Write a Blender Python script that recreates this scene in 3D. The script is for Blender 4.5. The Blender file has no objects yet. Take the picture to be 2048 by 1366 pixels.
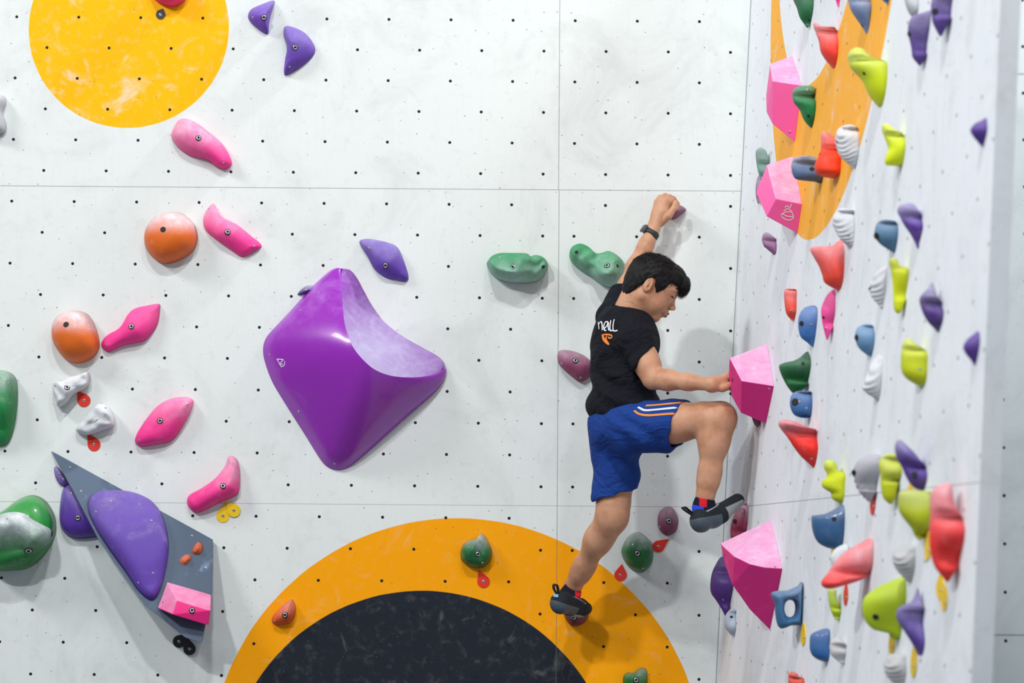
import bpy, bmesh, math, random
import numpy as np
from mathutils import Vector, Matrix, noise
from mathutils.bvhtree import BVHTree
random.seed(7)
rng = np.random.default_rng(7)
SC = bpy.context.scene
COL = SC.collection

# ------------------------------------------------------------ camera, world, lights, exposure
FPX = 4836.0                                   # 85 mm lens on a 36 mm wide frame
CAM = Vector((1.5063, -7.0616, 1.20))
ROW0 = CAM.z + 1.6151                          # height of the first bolt row
yaw, pit, rol = -0.0038, 0.0928, 0.0079
fwd = Vector((math.sin(yaw)*math.cos(pit), math.cos(yaw)*math.cos(pit), math.sin(pit)))
rt0 = Vector((math.cos(yaw), -math.sin(yaw), 0)); up0 = rt0.cross(fwd)
RT = (rt0*math.cos(rol)+up0*math.sin(rol)).normalized()
UP = (-rt0*math.sin(rol)+up0*math.cos(rol)).normalized()
cd = bpy.data.cameras.new('camera'); cam = bpy.data.objects.new('camera', cd); COL.objects.link(cam)
cam.matrix_world = Matrix(((RT.x, UP.x, -fwd.x, CAM.x), (RT.y, UP.y, -fwd.y, CAM.y), (RT.z, UP.z, -fwd.z, CAM.z), (0, 0, 0, 1)))
cd.sensor_width = 36; cd.lens = FPX/2048*36; cd.clip_start = .1; cd.clip_end = 60
cd.dof.use_dof = True; cd.dof.focus_distance = 6.75; cd.dof.aperture_fstop = 3.9
SC.camera = cam
SC.view_settings.view_transform = 'Standard'; SC.view_settings.look = 'None'
SC.view_settings.gamma = 1; SC.view_settings.use_curve_mapping = False
SC.view_settings.exposure = -1.26
wd = bpy.data.worlds.new('world'); SC.world = wd; wd.use_nodes = True
wd.node_tree.nodes['Background'].inputs[0].default_value = (.80, .90, 1, 1)
wd.node_tree.nodes['Background'].inputs[1].default_value = .40
def lamp(loc, aim, size, power, color=(1, 1, 1)):
    l = bpy.data.lights.new('ceiling_or_fill_lamp', 'AREA'); l.shape = 'RECTANGLE'; l.size = size; l.size_y = size*.5
    l.energy = power; l.color = color
    o = bpy.data.objects.new('ceiling_or_fill_light', l); COL.objects.link(o); o.location = loc
    o.rotation_euler = (Vector(aim)-Vector(loc)).to_track_quat('-Z', 'Y').to_euler()
lamp((-1.3, -6.4, 5.3), (1.6, 0, 1.8), .35, 420, (.97, .99, 1))
lamp((1.0, -5.2, 6.9), (1.4, 0, 1.9), .40, 420, (.97, .99, 1))
lamp((2.7, -5.0, 6.6), (1.2, 0, 1.8), .40, 150, (.97, .99, 1))
lamp((-4.6, -3.6, 6.6), (2.2, -1.0, 1.8), 2.2, 650, (.98, .99, 1))
lamp((4.3, -0.6, 6.6), (2.8, 2.2, 1.6),   .60, 540, (.95, .99, 1))  # added fill, no known fixture: brightens the far wall only

# ------------------------------------------------------------ rays and walls
def ray(px, py):
    return (fwd*FPX + RT*(px-1024) + UP*(683-py)).normalized()
def proj(P):
    v = P-CAM; d = v.dot(fwd)
    return 1024+FPX*v.dot(RT)/d, 683-FPX*v.dot(UP)/d
def hitplane(px, py, p0, n):
    r = ray(px, py); return CAM + r*((p0-CAM).dot(n)/r.dot(n))
def U(px, py, y=0.0):                          # point at depth y (the back wall is y = 0)
    return hitplane(px, py, Vector((0, y, 0)), Vector((0, 1, 0)))
def BP(px, py, h=0.0): return U(px, py, -h)
cT = U(1504, 0); cB = U(1434, 1366)
cdir = (cT-cB).normalized()                    # the corner line, bottom to top
ddir = -ray(720, 1092)                         # rows of the right wall run towards the camera
RN = cdir.cross(ddir).normalized()
if RN.x > 0: RN = -RN                          # right wall normal, into the room
def RW(px, py, n=0.0): return hitplane(px, py, cB+RN*n, RN)
def RP(px, py, foot):                          # point in front of the right wall that shows at px, standing off foot
    W = RW(foot, py); a = 0.0; b = 1.0
    for _ in range(30):
        m = (a+b)/2
        if proj(W+RN*m)[0] > px: a = m
        else: b = m
    return W+RN*a

# ------------------------------------------------------------ materials
def nt(name, rough=.5, spec=.5):
    m = bpy.data.materials.new(name); m.use_nodes = True
    t = m.node_tree; b = t.nodes['Principled BSDF']
    b.inputs['Roughness'].default_value = rough; b.inputs['Specular IOR Level'].default_value = spec
    return m, t, b
class N:
    def __init__(s, t): s.t = t
    def new(s, k, **kw):
        n = s.t.nodes.new(k)
        for a, v in kw.items(): setattr(n, a, v)
        return n
    def m(s, op, a, b=None, c=None, clamp=False):
        n = s.new('ShaderNodeMath', operation=op, use_clamp=clamp)
        for i, v in enumerate((a, b, c)):
            if v is None: continue
            if isinstance(v, (int, float)): n.inputs[i].default_value = v
            else: s.t.links.new(v, n.inputs[i])
        return n.outputs[0]
    def mix(s, f, a, b):
        n = s.new('ShaderNodeMix', data_type='RGBA')
        for i, v in ((0, f), (6, a), (7, b)):
            if isinstance(v, (int, float)): n.inputs[i].default_value = v
            elif isinstance(v, tuple): n.inputs[i].default_value = (*v[:3], 1)
            else: s.t.links.new(v, n.inputs[i])
        return n.outputs[2]
    def noise(s, vec, scale, detail=4, rough=.55, dist=0):
        n = s.new('ShaderNodeTexNoise'); n.inputs['Scale'].default_value = scale
        n.inputs['Detail'].default_value = detail; n.inputs['Roughness'].default_value = rough
        n.inputs['Distortion'].default_value = dist
        if vec is not None: s.t.links.new(vec, n.inputs['Vector'])
        return n.outputs[0]
    def ramp(s, v, lo, hi):                    # smooth 0..1 step
        n = s.new('ShaderNodeMapRange', interpolation_type='SMOOTHSTEP')
        s.t.links.new(v, n.inputs[0]); n.inputs[1].default_value = lo; n.inputs[2].default_value = hi
        return n.outputs[0]
    def bump(s, h, strength, dist, b):
        n = s.new('ShaderNodeBump'); n.inputs['Strength'].default_value = strength; n.inputs['Distance'].default_value = dist
        s.t.links.new(h, n.inputs['Height']); s.t.links.new(n.outputs[0], b.inputs['Normal'])
def lin(c):
    return tuple(((v/255+.055)/1.055)**2.4 if v > 10 else v/3294.6 for v in c)
_mats = {}
def hold_mat(key, rgb, chalk=.5, rough=.62, zlo=.25, zhi=1.0, spec=.35, gloss=0, chalkcol=(214, 212, 222)):
    k = (key, rgb, chalk, zlo, zhi)
    if k in _mats: return _mats[k]
    m, t, b = nt(key+'_resin', rough, spec); n = N(t)
    tc = n.new('ShaderNodeTexCoord'); sx = n.new('ShaderNodeSeparateXYZ'); t.links.new(tc.outputs['Generated'], sx.inputs[0])
    big = n.noise(tc.outputs['Object'], 14, 3, .6, .6); fine = n.noise(tc.outputs['Object'], 900, 2, .6)
    g = n.ramp(sx.outputs[2], zlo, zhi)
    f = n.m('MULTIPLY', n.m('ADD', n.m('MULTIPLY', g, .85), n.m('MULTIPLY', n.ramp(big, .5, .75), .30)), chalk)
    streak = n.ramp(n.noise(tc.outputs['Object'], 26, 8, .78, .35), .34, .70)
    f = n.m('MULTIPLY', f, n.m('ADD', n.m('MULTIPLY', fine, .6), n.m('ADD', .30, n.m('MULTIPLY', streak, .62))), clamp=True)
    col = n.mix(f, lin(rgb), lin(chalkcol))
    sp = n.ramp(n.noise(tc.outputs['Object'], 420, 2), .64, .74)
    col = n.mix(n.m('MULTIPLY', sp, .22*chalk), col, (.9, .9, .93))
    t.links.new(col, b.inputs['Base Color'])
    if gloss: b.inputs['Coat Weight'].default_value = gloss; b.inputs['Coat Roughness'].default_value = .12
    n.bump(fine, .25, .0012, b)
    _mats[k] = m; return m
def flat_mat(name, rgb, rough=.5, metal=0, spec=.5):
    m, t, b = nt(name, rough, spec); n = N(t)
    tc = n.new('ShaderNodeTexCoord'); v = n.noise(tc.outputs['Object'], 260, 3)
    c = lin(rgb); t.links.new(n.mix(n.m('MULTIPLY', v, .5), c, tuple(x*.75 for x in c)), b.inputs['Base Color'])
    b.inputs['Metallic'].default_value = metal
    return m
M_STEEL = flat_mat('bolt_steel', (190, 190, 192), .3, .9)
M_DARK = flat_mat('bolt_recess', (22, 20, 24), .7)

def wall_mat(name, origin_row, col0, tint, seams_v=(), seams_h=(), flip=None, paint=(), grain=.06, holes=.0048, slant=None):
    """wall surface in its own metres: x along, z up; staggered bolt holes, seams, screw holes, paint"""
    m, t, b = nt(name, .7, .15); n = N(t)
    tc = n.new('ShaderNodeTexCoord'); sx = n.new('ShaderNodeSeparateXYZ'); t.links.new(tc.outputs['Object'], sx.inputs[0])
    x, z = sx.outputs[0], sx.outputs[2]; O = tc.outputs['Object']
    g = .0922
    u = n.m('DIVIDE', n.m('SUBTRACT', x, col0), g)
    v = n.m('DIVIDE', n.m('SUBTRACT', origin_row, z), g)
    if flip:                                   # the lower right panel is bolted half a step over
        k = n.m('MULTIPLY', n.m('GREATER_THAN', x, flip[0]), n.m('LESS_THAN', z, flip[1])); u = n.m('ADD', u, k)
    a = n.m('MULTIPLY', n.m('ADD', u, v), .5); c = n.m('MULTIPLY', n.m('SUBTRACT', u, v), .5)
    da = n.m('SUBTRACT', a, n.m('ROUND', a)); dc = n.m('SUBTRACT', c, n.m('ROUND', c))
    du = n.m('ADD', da, dc); dv = n.m('SUBTRACT', da, dc)
    r = n.m('MULTIPLY', n.m('SQRT', n.m('ADD', n.m('MULTIPLY', du, du), n.m('MULTIPLY', dv, dv))), g)
    hole = n.m('SUBTRACT', 1, n.ramp(r, holes*.88, holes*1.08))
    # base white with mottling, grain and rubbed chalk
    gr = n.new('ShaderNodeMapping'); gr.inputs['Scale'].default_value = (1, 1, .06); t.links.new(O, gr.inputs[0])
    grain_n = n.noise(gr.outputs[0], 90, 4, .65)
    mot = n.noise(O, 3.2, 6, .68, .8); mot2 = n.noise(O, 23, 5, .7, .4)
    col = n.mix(n.ramp(mot, .46, .74), tint, tuple(q*.86 for q in tint))
    col = n.mix(n.m('MULTIPLY', n.ramp(mot2, .52, .75), .26), col, (.52, .545, .54))
    col = n.mix(n.m('MULTIPLY', n.ramp(grain_n, .5, .8), grain*2), col, (.50, .50, .47))
    edge = n.m('MULTIPLY', n.m('SUBTRACT', n.noise(O, 9, 3), .5), .006)
    for (kind, cx, cz, rx, rz, pc, dusty, rim) in paint:
        ex = n.m('DIVIDE', n.m('SUBTRACT', x, cx), rx); ez = n.m('DIVIDE', n.m('SUBTRACT', z, cz), rz)
        rr = n.m('ADD', n.m('SQRT', n.m('ADD', n.m('MULTIPLY', ex, ex), n.m('MULTIPLY', ez, ez))), edge)
        ins = n.m('SUBTRACT', 1, n.ramp(rr, 1-rim, 1+rim))
        if kind == 'white': pcol = col0_white
        else:
            d1 = n.m('MULTIPLY', n.ramp(n.noise(O, 7, 6, .62, 1.5), .56, .74), dusty)
            d2 = n.m('MULTIPLY', n.ramp(n.noise(O, 34, 4, .6), .5, .8), dusty*.35)
            pcol = n.mix(n.m('ADD', d1, d2, clamp=True), pc, (.80, .78, .74))
        if kind != 'white' : col0_white = col
        col = n.mix(ins, col, pcol)
    # scattered small screw holes
    vor = n.new('ShaderNodeTexVoronoi', feature='F1', voronoi_dimensions='2D'); vor.inputs['Scale'].default_value = 19
    fl = n.new('ShaderNodeCombineXYZ'); t.links.new(x, fl.inputs[0]); t.links.new(z, fl.inputs[1]); t.links.new(fl.outputs[0], vor.inputs['Vector'])
    sc = n.new('ShaderNodeSeparateColor'); t.links.new(vor.outputs['Color'], sc.inputs[0])
    pin = n.m('MULTIPLY', n.m('LESS_THAN', vor.outputs['Distance'], n.m('MULTIPLY', sc.outputs[1], .042)), n.m('GREATER_THAN', sc.outputs[0], .30))
    col = n.mix(n.m('MULTIPLY', pin, .62), col, (.10, .10, .10))
    line = None
    for (p, z0, z1) in seams_v:
        l = n.m('MULTIPLY', n.m('LESS_THAN', n.m('ABSOLUTE', n.m('SUBTRACT', x, p)), .0011),
                n.m('MULTIPLY', n.m('GREATER_THAN', z, z0), n.m('LESS_THAN', z, z1)))
        line = l if line is None else n.m('MAXIMUM', line, l)
    for (p, x0, x1, wdt) in seams_h:
        l = n.m('MULTIPLY', n.m('LESS_THAN', n.m('ABSOLUTE', n.m('SUBTRACT', z, p)), wdt),
                n.m('MULTIPLY', n.m('GREATER_THAN', x, x0), n.m('LESS_THAN', x, x1)))
        line = l if line is None else n.m('MAXIMUM', line, l)
    if slant:                                  # the joint along the leaning corner
        l = n.m('LESS_THAN', n.m('ABSOLUTE', n.m('SUBTRACT', x, n.m('ADD', slant[0], n.m('MULTIPLY', z, slant[1])))), .0016); line = l if line is None else n.m('MAXIMUM', line, l)
    if line is not None: col = n.mix(n.m('MULTIPLY', line, .62), col, (.12, .13, .14))
    col = n.mix(hole, col, (.012, .014, .018))
    t.links.new(col, b.inputs['Base Color'])
    hgt = n.m('SUBTRACT', n.m('MULTIPLY', n.noise(O, 420, 3, .6), .12), n.m('ADD', hole, n.m('MULTIPLY', pin, .4)))
    n.bump(hgt, .35, .002, b)
    return m

# ------------------------------------------------------------ mesh helpers
WL = {}
def link(name, verts, faces, mats, parent=None, origin=None, smooth=True, midx=None):
    vs = [Vector(v) for v in verts]
    if parent is not None: org = WL[parent]
    elif origin is not None: org = Vector(origin)
    else: org = sum(vs, Vector())/len(vs)
    me = bpy.data.meshes.new(name); me.from_pydata([v-org for v in vs], [], faces)
    for mm in (mats if isinstance(mats, (list, tuple)) else [mats]): me.materials.append(mm)
    if midx is not None: me.polygons.foreach_set('material_index', midx)
    me.polygons.foreach_set('use_smooth', [smooth]*len(me.polygons)); me.update()
    o = bpy.data.objects.new(name, me); COL.objects.link(o); WL[o] = org
    if parent is not None: o.parent = parent
    else: o.location = org
    return o
def tag(o, label, cat, group=None, kind=None):
    o['label'] = label; o['category'] = cat
    if group: o['group'] = group
    if kind: o['kind'] = kind
def bvh_of(o):
    org = WL[o]; return BVHTree.FromPolygons([v.co+org for v in o.data.vertices], [tuple(p.vertices) for p in o.data.polygons])
def frame(n):
    n = n.normalized(); a = Vector((0, 0, 1)) if abs(n.z) < .9 else Vector((1, 0, 0))
    e1 = a.cross(n).normalized(); return e1, n.cross(e1)
def lathe(c, n, prof, seg=16):
    e1, e2 = frame(n); vs = []; fs = []
    for (r, h) in prof:
        for k in range(seg):
            a = 2*math.pi*k/seg; vs.append(c+e1*(r*math.cos(a))+e2*(r*math.sin(a))+n*h)
    for i in range(len(prof)-1):
        for k in range(seg):
            k2 = (k+1) % seg; fs.append((i*seg+k, i*seg+k2, (i+1)*seg+k2, (i+1)*seg+k))
    fs.append(tuple(range((len(prof)-1)*seg, len(prof)*seg)))
    return vs, fs
def bolt(parent, bv, px, py, r=.0075, kind='bolt'):
    hit, nn, _, _ = bv.ray_cast(CAM, ray(px, py))
    if hit is None: return
    if nn.dot(ray(px, py)) > 0: nn = -nn
    if kind == 'bolt':
        vs, fs = lathe(hit, nn, [(r*1.25, -.002), (r*1.25, .0003), (r*1.02, .0006), (r*.95, .0003), (r*.93, .0018), (r*.72, .0026), (r*.52, .0024), (r*.50, .0008), (r*.2, .0006)])
        mi = [1]*16*3+[0]*16*3+[1]*16*2+[1]
        link('bolt', vs, fs, [M_STEEL, M_DARK], parent, midx=mi)
    elif kind == 'hole':
        vs, fs = lathe(hit, nn, [(r*1.15, -.003), (r*1.05, .0005), (r*.9, .0008), (r*.5, .0005)]); link('bolt_hole', vs, fs, M_DARK, parent)
    else:
        rr = r*.45; vs, fs = lathe(hit, nn, [(rr*1.3, -.002), (rr*1.2, .0004), (rr*.9, .0012), (rr*.5, .0012), (rr*.4, .0004)], 10)
        link('screw', vs, fs, [M_STEEL, M_DARK], parent, midx=[0]*30+[1]*11)
def catmull(pts, per=6):
    out = []; n = len(pts)
    for i in range(n):
        p0, p1, p2, p3 = (Vector(pts[(i+k) % n]) for k in (-1, 0, 1, 2))
        for j in range(per):
            t = j/per
            out.append(.5*((2*p1)+(p2-p0)*t+(2*p0-5*p1+4*p2-p3)*t*t+(3*p1-p0-3*p2+p3)*t**3))
    return out
def openspline(pts, n):
    P = [Vector(p) for p in pts]; P = [2*P[0]-P[1]]+P+[2*P[-1]-P[-2]]; out = []
    m = len(pts)-1
    for k in range(n):
        s = k/(n-1)*m; i = min(int(s), m-1); t = s-i; p0, p1, p2, p3 = P[i:i+4]
        out.append(.5*((2*p1)+(p2-p0)*t+(2*p0-5*p1+4*p2-p3)*t*t+(3*p1-p0-3*p2+p3)*t**3))
    return out
def nearest_on(poly, p):
    best = None
    if len(poly) == 1: return 0, 0.0
    for i in range(len(poly)-1):
        a, b = Vector(poly[i][:2]), Vector(poly[i+1][:2]); d = b-a
        t = max(0, min(1, (p-a).dot(d)/max(d.dot(d), 1e-9))); q = (a+d*t-p).length
        if best is None or q < best[0]: best = (q, i, t)
    return best[1], best[2]
def dome(name, outline, spine, mat, p=2.0, support=None, parent=None, rings=14, bump=0.0, bscale=40, ridge=None, q=1.0, per=6):
    """a hold on the back wall (or on a support mesh): outline rises to a spine of (px, py, height)"""
    ol = catmull(outline, per)
    def base(px, py):
        if support is not None:
            h, nn, _, _ = support.ray_cast(CAM, ray(px, py))
            if h is not None: return h
        return U(px, py)
    nrm = Vector((0, -1, 0))
    if support is not None:
        c = sum((Vector(o) for o in outline), Vector((0, 0)))/len(outline)
        h, nn, _, _ = support.ray_cast(CAM, ray(c.x, c.y)); nrm = nn if nn.y < 0 else -nn
    sp3 = []
    for (px, py, h) in spine:
        b0 = base(px, py); tip = b0+nrm*h            # slide the foot so the peak shows at px, py
        qx, qy = proj(tip); b0 = base(2*px-qx, 2*py-qy); sp3.append((b0, h))
    vs = []; fs = []; n = len(ol)
    tg = []
    for o in ol:
        i, t = nearest_on(spine, o)
        if len(spine) == 1: tg.append(sp3[0])
        else: tg.append((sp3[i][0].lerp(sp3[i+1][0], t), sp3[i][1]*(1-t)+sp3[i+1][1]*t))
    bs = [base(o.x, o.y) for o in ol]
    for k in range(rings+1):
        s = k/rings; s = s*s*(3-2*s)*.35+s*.65
        s2 = 1-(1-s)**1.5 if k < rings else 1
        s2 = s*.95 if len(spine) > 1 else s
        for b0, (tb, th) in zip(bs, tg):
            hh = th*((1-(1-s2)**p)**(1/p))**q
            P = b0.lerp(tb, s2)+nrm*hh
            if bump and k > 0: 
                P = P+nrm*(bump*noise.noise(P*bscale)*min(1, s2*4))+Vector((noise.noise(P*bscale+Vector((9, 0, 0))), 0, noise.noise(P*bscale+Vector((0, 9, 0)))))*bump*.5*min(1, s2*3)
            if ridge and k > 0: P = P+nrm*(ridge[0]*math.sin(ridge[1]*(P.x*ridge[2]+P.z*ridge[3])+3*noise.noise(P*20))*min(1, s2*4))
            vs.append(P)
    for k in range(rings):
        for i in range(n):
            j = (i+1) % n; fs.append((k*n+i, k*n+j, (k+1)*n+j, (k+1)*n+i))
    fs.append(tuple(rings*n+i for i in range(n)))
    # closed back lying on the wall
    nb = len(vs); fs.append(tuple(reversed(range(n))))
    org = sum(bs, Vector())/n
    bm = bmesh.new(); bv = [bm.verts.new(v) for v in vs]
    for f in fs:
        try: bm.faces.new([bv[i] for i in f])
        except ValueError: pass
    bmesh.ops.remove_doubles(bm, verts=bm.verts, dist=.0002)
    if p > 1.3 and not ridge:
        on = [v for v in bm.verts if all((v.co-b_).length > .005 for b_ in bs)]
        for _ in range(5): bmesh.ops.smooth_vert(bm, verts=on, factor=.5, use_axis_x=True, use_axis_y=True, use_axis_z=True); bmesh.ops.triangulate(bm, faces=[f for f in bm.faces if len(f.verts) > 4])
    bmesh.ops.recalc_face_normals(bm, faces=bm.faces)
    vs = [v.co.copy() for v in bm.verts]; bm.verts.index_update(); fs = [[v.index for v in f.verts] for f in bm.faces]; bm.free()
    return link(name, vs, fs, mat, parent, org)
def hull(name, pts, mats, bevel=.003, parent=None, chalk_faces=True, origin=None):
    bm = bmesh.new()
    for p in pts: bm.verts.new(p)
    r = bmesh.ops.convex_hull(bm, input=bm.verts)
    bmesh.ops.delete(bm, geom=[v for v in bm.verts if not v.link_faces], context='VERTS')
    bmesh.ops.dissolve_limit(bm, angle_limit=math.radians(5), verts=bm.verts, edges=bm.edges)
    if bevel: bmesh.ops.bevel(bm, geom=list(bm.edges), offset=bevel, segments=2, affect='EDGES', profile=.6)
    bmesh.ops.recalc_face_normals(bm, faces=bm.faces)
    bm.normal_update(); bm.verts.index_update()
    vs = [v.co.copy() for v in bm.verts]; fs = [[v.index for v in f.verts] for f in bm.faces]
    mi = [1 if (chalk_faces and len(mats) > 1 and f.normal.z > .28) else 0 for f in bm.faces]; bm.free()
    return link(name, vs, fs, mats, parent, origin, smooth=False, midx=mi)

def rowloft(name, outline, mat, e=2.0, W=None, edge=None, wl=.42, nrow=26, nseg=24, bump=0.0, bscale=40, ridge=None, smoothx=6, parent=None):
    """a hold on the right wall from its profile: every height gets a section of its own width and stand-off"""
    ol = catmull(outline, smoothx); ys = [p.y for p in ol]; y0, y1 = min(ys), max(ys)
    rows = []
    for k in range(nrow):
        s = (1-math.cos(math.pi*k/(nrow-1)))/2; y = y0+(y1-y0)*(.004+.992*s); xs = []
        for i in range(len(ol)):
            a, b = ol[i], ol[(i+1) % len(ol)]
            if (a.y-y)*(b.y-y) <= 0 and a.y != b.y: xs.append(a.x+(b.x-a.x)*(y-a.y)/(b.y-a.y))
        if len(xs) >= 2: rows.append((y, min(xs), max(xs)))
    yc = (y0+y1)/2; K = -.047
    lim = edge if edge is not None else max(xr-K*(y-yc) for y, xl, xr in rows)
    cx, cy = lim, yc
    Wp = RW(lim, yc); dist = (Wp-CAM).dot(fwd); ppm = FPX/dist
    X1 = proj(Wp+ddir*.05)[0]; sx = (X1-lim)/.05      # px per metre along the wall
    Hm = (y1-y0)/ppm; Wm = (max(xr-xl for _, xl, xr in rows))/ppm
    W = W or min(wl*Hm, .75*Wm)
    W = min(W, .45*Wm*ppm/sx)
    mw = max(xr-xl for _, xl, xr in rows)
    vs = []; fs = []; org = None
    for (y, xl, xr) in rows:
        xw = lim+K*(y-yc)-W*sx
        c = RW(xw, y)
        rw = ((xr-xl)/mw)
        if xr >= xw-1: w = max(W*.45*rw, min(1.15*W, (xr-xw)/sx)); nlo = 0
        else: w = W*.9; nlo = (RP(xr, y, xw)-c).dot(RN)
        if xl > xw-.6: xl = xw-.6
        nhi = (RP(xl, y, xw)-c).dot(RN); nhi = max(nhi, nlo+.001)
        w = min(w, W*1.15)
        if nlo > 0: w = min(w, .75*(nhi-nlo)+.002)
        w = max(w, .0015)
        b = min(1, nlo/.012); cc = nlo+b*(nhi-nlo)/2
        for j in range(nseg):
            a = 2*math.pi*j/nseg; ca, sa = math.cos(a), math.sin(a)
            sc_ = math.copysign(abs(ca)**(2/e), ca); ss = math.copysign(abs(sa)**(2/e), sa)
            nn = cc+ss*((nhi-cc) if sa >= 0 else (cc-nlo))
            P = c+ddir*(w*sc_)+RN*nn
            if nn > .002:
                f = min(1, nn/.01)
                if bump: P += RN*(bump*f*noise.noise(P*bscale))+ddir*(bump*f*noise.noise(P*bscale+Vector((5, 0, 0))))
                if ridge: P += (RN+ddir*.8)*(ridge[0]*f*math.sin(ridge[1]*(P.z+ridge[2]*(P-c).dot(ddir)+ridge[3]*nn)+2.5*noise.noise(P*14)))
            vs.append(P)
    nr = len(vs)//nseg
    for i in range(nr-1):
        for j in range(nseg):
            k = (j+1) % nseg; fs.append((i*nseg+j, i*nseg+k, (i+1)*nseg+k, (i+1)*nseg+j))
    fs.append(tuple(reversed(range(nseg)))); fs.append(tuple(range((nr-1)*nseg, nr*nseg)))
    bm = bmesh.new(); bv = [bm.verts.new(v) for v in vs]
    for f in fs: bm.faces.new([bv[i] for i in f])
    bmesh.ops.recalc_face_normals(bm, faces=bm.faces); bm.verts.index_update()
    fs = [[v.index for v in f.verts] for f in bm.faces]; bm.free()
    return link(name, vs, fs, mat, parent, RW(lim-W*sx, yc))

def ribbon(name, strokes, width, mat, parent, bv, lift=.0008, step=3.0):
    """flat painted or sewn strokes that follow the surface they lie on"""
    vs = []; fs = []
    for st in strokes:
        pts = [Vector(p) for p in st]; L = sum((pts[i+1]-pts[i]).length for i in range(len(pts)-1))
        cs = openspline(st, max(3, int(L/step)+2)) if len(st) > 2 else [pts[0].lerp(pts[1], k/max(2, int(L/step))) for k in range(max(2, int(L/step))+1)]
        H = []
        for p in cs:
            h, nn, _, _ = bv.ray_cast(CAM, ray(p.x, p.y))
            if h is None: H.append(None); continue
            if nn.dot(ray(p.x, p.y)) > 0: nn = -nn
            H.append((h, nn))
        prev = None
        for i, hn in enumerate(H):
            if hn is None: prev = None; continue
            nx = H[min(i+1, len(H)-1)] or hn; pv = H[max(i-1, 0)] or hn
            d = nx[0]-pv[0]
            if d.length < 1e-6: continue
            side = d.cross(hn[1]).normalized()*width/2
            b = len(vs); vs += [hn[0]-side+hn[1]*lift, hn[0]+side+hn[1]*lift]
            if prev is not None and (vs[b]-vs[prev]).length < .03: fs.append((prev, prev+1, b+1, b))
            prev = b
    if fs:
        return link(name, vs, fs, mat, parent, smooth=True)
def patch(name, loop, mat, parent, bv, lift=.0008):
    c = sum((Vector(p) for p in loop), Vector((0, 0)))/len(loop); vs = []; fs = []
    pts = []
    for k in (1.0, .5):
        for p in loop: pts.append(c.lerp(Vector(p), k))
    pts.append(c)
    for p in pts:
        h, nn, _, _ = bv.ray_cast(CAM, ray(p.x, p.y))
        if h is None: return None
        if nn.dot(ray(p.x, p.y)) > 0: nn = -nn
        vs.append(h+nn*lift)
    n = len(loop)
    for i in range(n):
        j = (i+1) % n; fs.append((i, j, n+j, n+i)); fs.append((n+i, n+j, 2*n))
    return link(name, vs, fs, mat, parent)

# ------------------------------------------------------------ the room shell
def boxmesh(name, lo, hi, mat, M=None, kind='structure'):
    vs = [(x, y, z) for x in (lo[0], hi[0]) for y in (lo[1], hi[1]) for z in (lo[2], hi[2])]
    fs = [(0, 1, 3, 2), (4, 6, 7, 5), (0, 4, 5, 1), (2, 3, 7, 6), (0, 2, 6, 4), (1, 5, 7, 3)]
    me = bpy.data.meshes.new(name); me.from_pydata(vs, [], fs); me.materials.append(mat)
    bm = bmesh.new(); bm.from_mesh(me); bmesh.ops.recalc_face_normals(bm, faces=bm.faces); bm.to_mesh(me); bm.free()
    o = bpy.data.objects.new(name, me); COL.objects.link(o)
    if M is not None: o.matrix_world = M
    o['kind'] = kind; return o
YEL = lin((254, 182, 0)); ORG = lin((248, 162, 0)); BLK = lin((32, 37, 46)); TINT = lin((223, 227, 224))
mw = wall_mat('back_wall_paint', ROW0, 0.0, TINT,
              seams_v=((1.6135, 2.306, 4), (1.615, 0, 2.306)), seams_h=((2.3075, -3, 9, .0011), (1.377, -3, 9, .0007)),
              flip=(1.6135, 2.306), holes=.0046, slant=(cB.x-cB.z*cdir.x/cdir.z-.003, cdir.x/cdir.z),
              paint=(('p', .334, 2.783, .2975, .300, YEL, .5, .002), ('p', 1.329, .617, .716, .722, ORG, .10, .0015), ('p', 1.226, .555, .567, .573, BLK, .14, .002)))
# the back wall ends on the leaning corner line
zt, zb = 3.6, 0.0
xt = cB.x+(zt-cB.z)*cdir.x/cdir.z; xb = cB.x+(zb-cB.z)*cdir.x/cdir.z
vs = [(x, y, z) for y in (0, .08) for (x, z) in ((-1.6, zb), (xb, zb), (xt, zt), (-1.6, zt))]
me = bpy.data.meshes.new('wall_back')
me.from_pydata(vs, [], [(0, 1, 2, 3), (7, 6, 5, 4), (0, 4, 5, 1), (1, 5, 6, 2), (2, 6, 7, 3), (3, 7, 4, 0)]); me.materials.append(mw)
wb = bpy.data.objects.new('wall_back', me); COL.objects.link(wb); wb['kind'] = 'structure'
zz = (cdir-ddir*cdir.dot(ddir)).normalized(); yy = zz.cross(ddir)
RM = Matrix(((ddir.x, yy.x, zz.x, cB.x), (ddir.y, yy.y, zz.y, cB.y), (ddir.z, yy.z, zz.z, cB.z), (0, 0, 0, 1)))
sgn = 1 if yy.dot(RN) > 0 else -1
mr = wall_mat('right_wall_paint', .551, .493, lin((236, 239, 243)), seams_h=((.505, -1, 2.9, .0010),), holes=.0038, grain=.15,
              paint=(('p', 1.236, 2.030, .885, .885, lin((252, 178, 60)), .55, .0015), ('white', 1.099, 2.253, .697, .697, (1, 1, 1), 0, .0015)))
wr = boxmesh('wall_right', (-.05, min(0, -sgn*.036), -.95), (2.9, max(0, -sgn*.036), 2.7), mr, RM)
pf = U(2005, 694, 2.24)
mf = wall_mat('far_wall_paint', pf.z-.02, pf.x, lin((205, 212, 214)), seams_h=((U(2000, 148, 2.24).z, -1, 9, .003), (U(2000, 1270, 2.24).z, -1, 9, .003)), holes=.0066)
wf = boxmesh('wall_far', (1.75, 2.24, 0), (5.2, 2.32, 4.6), mf)
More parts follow.
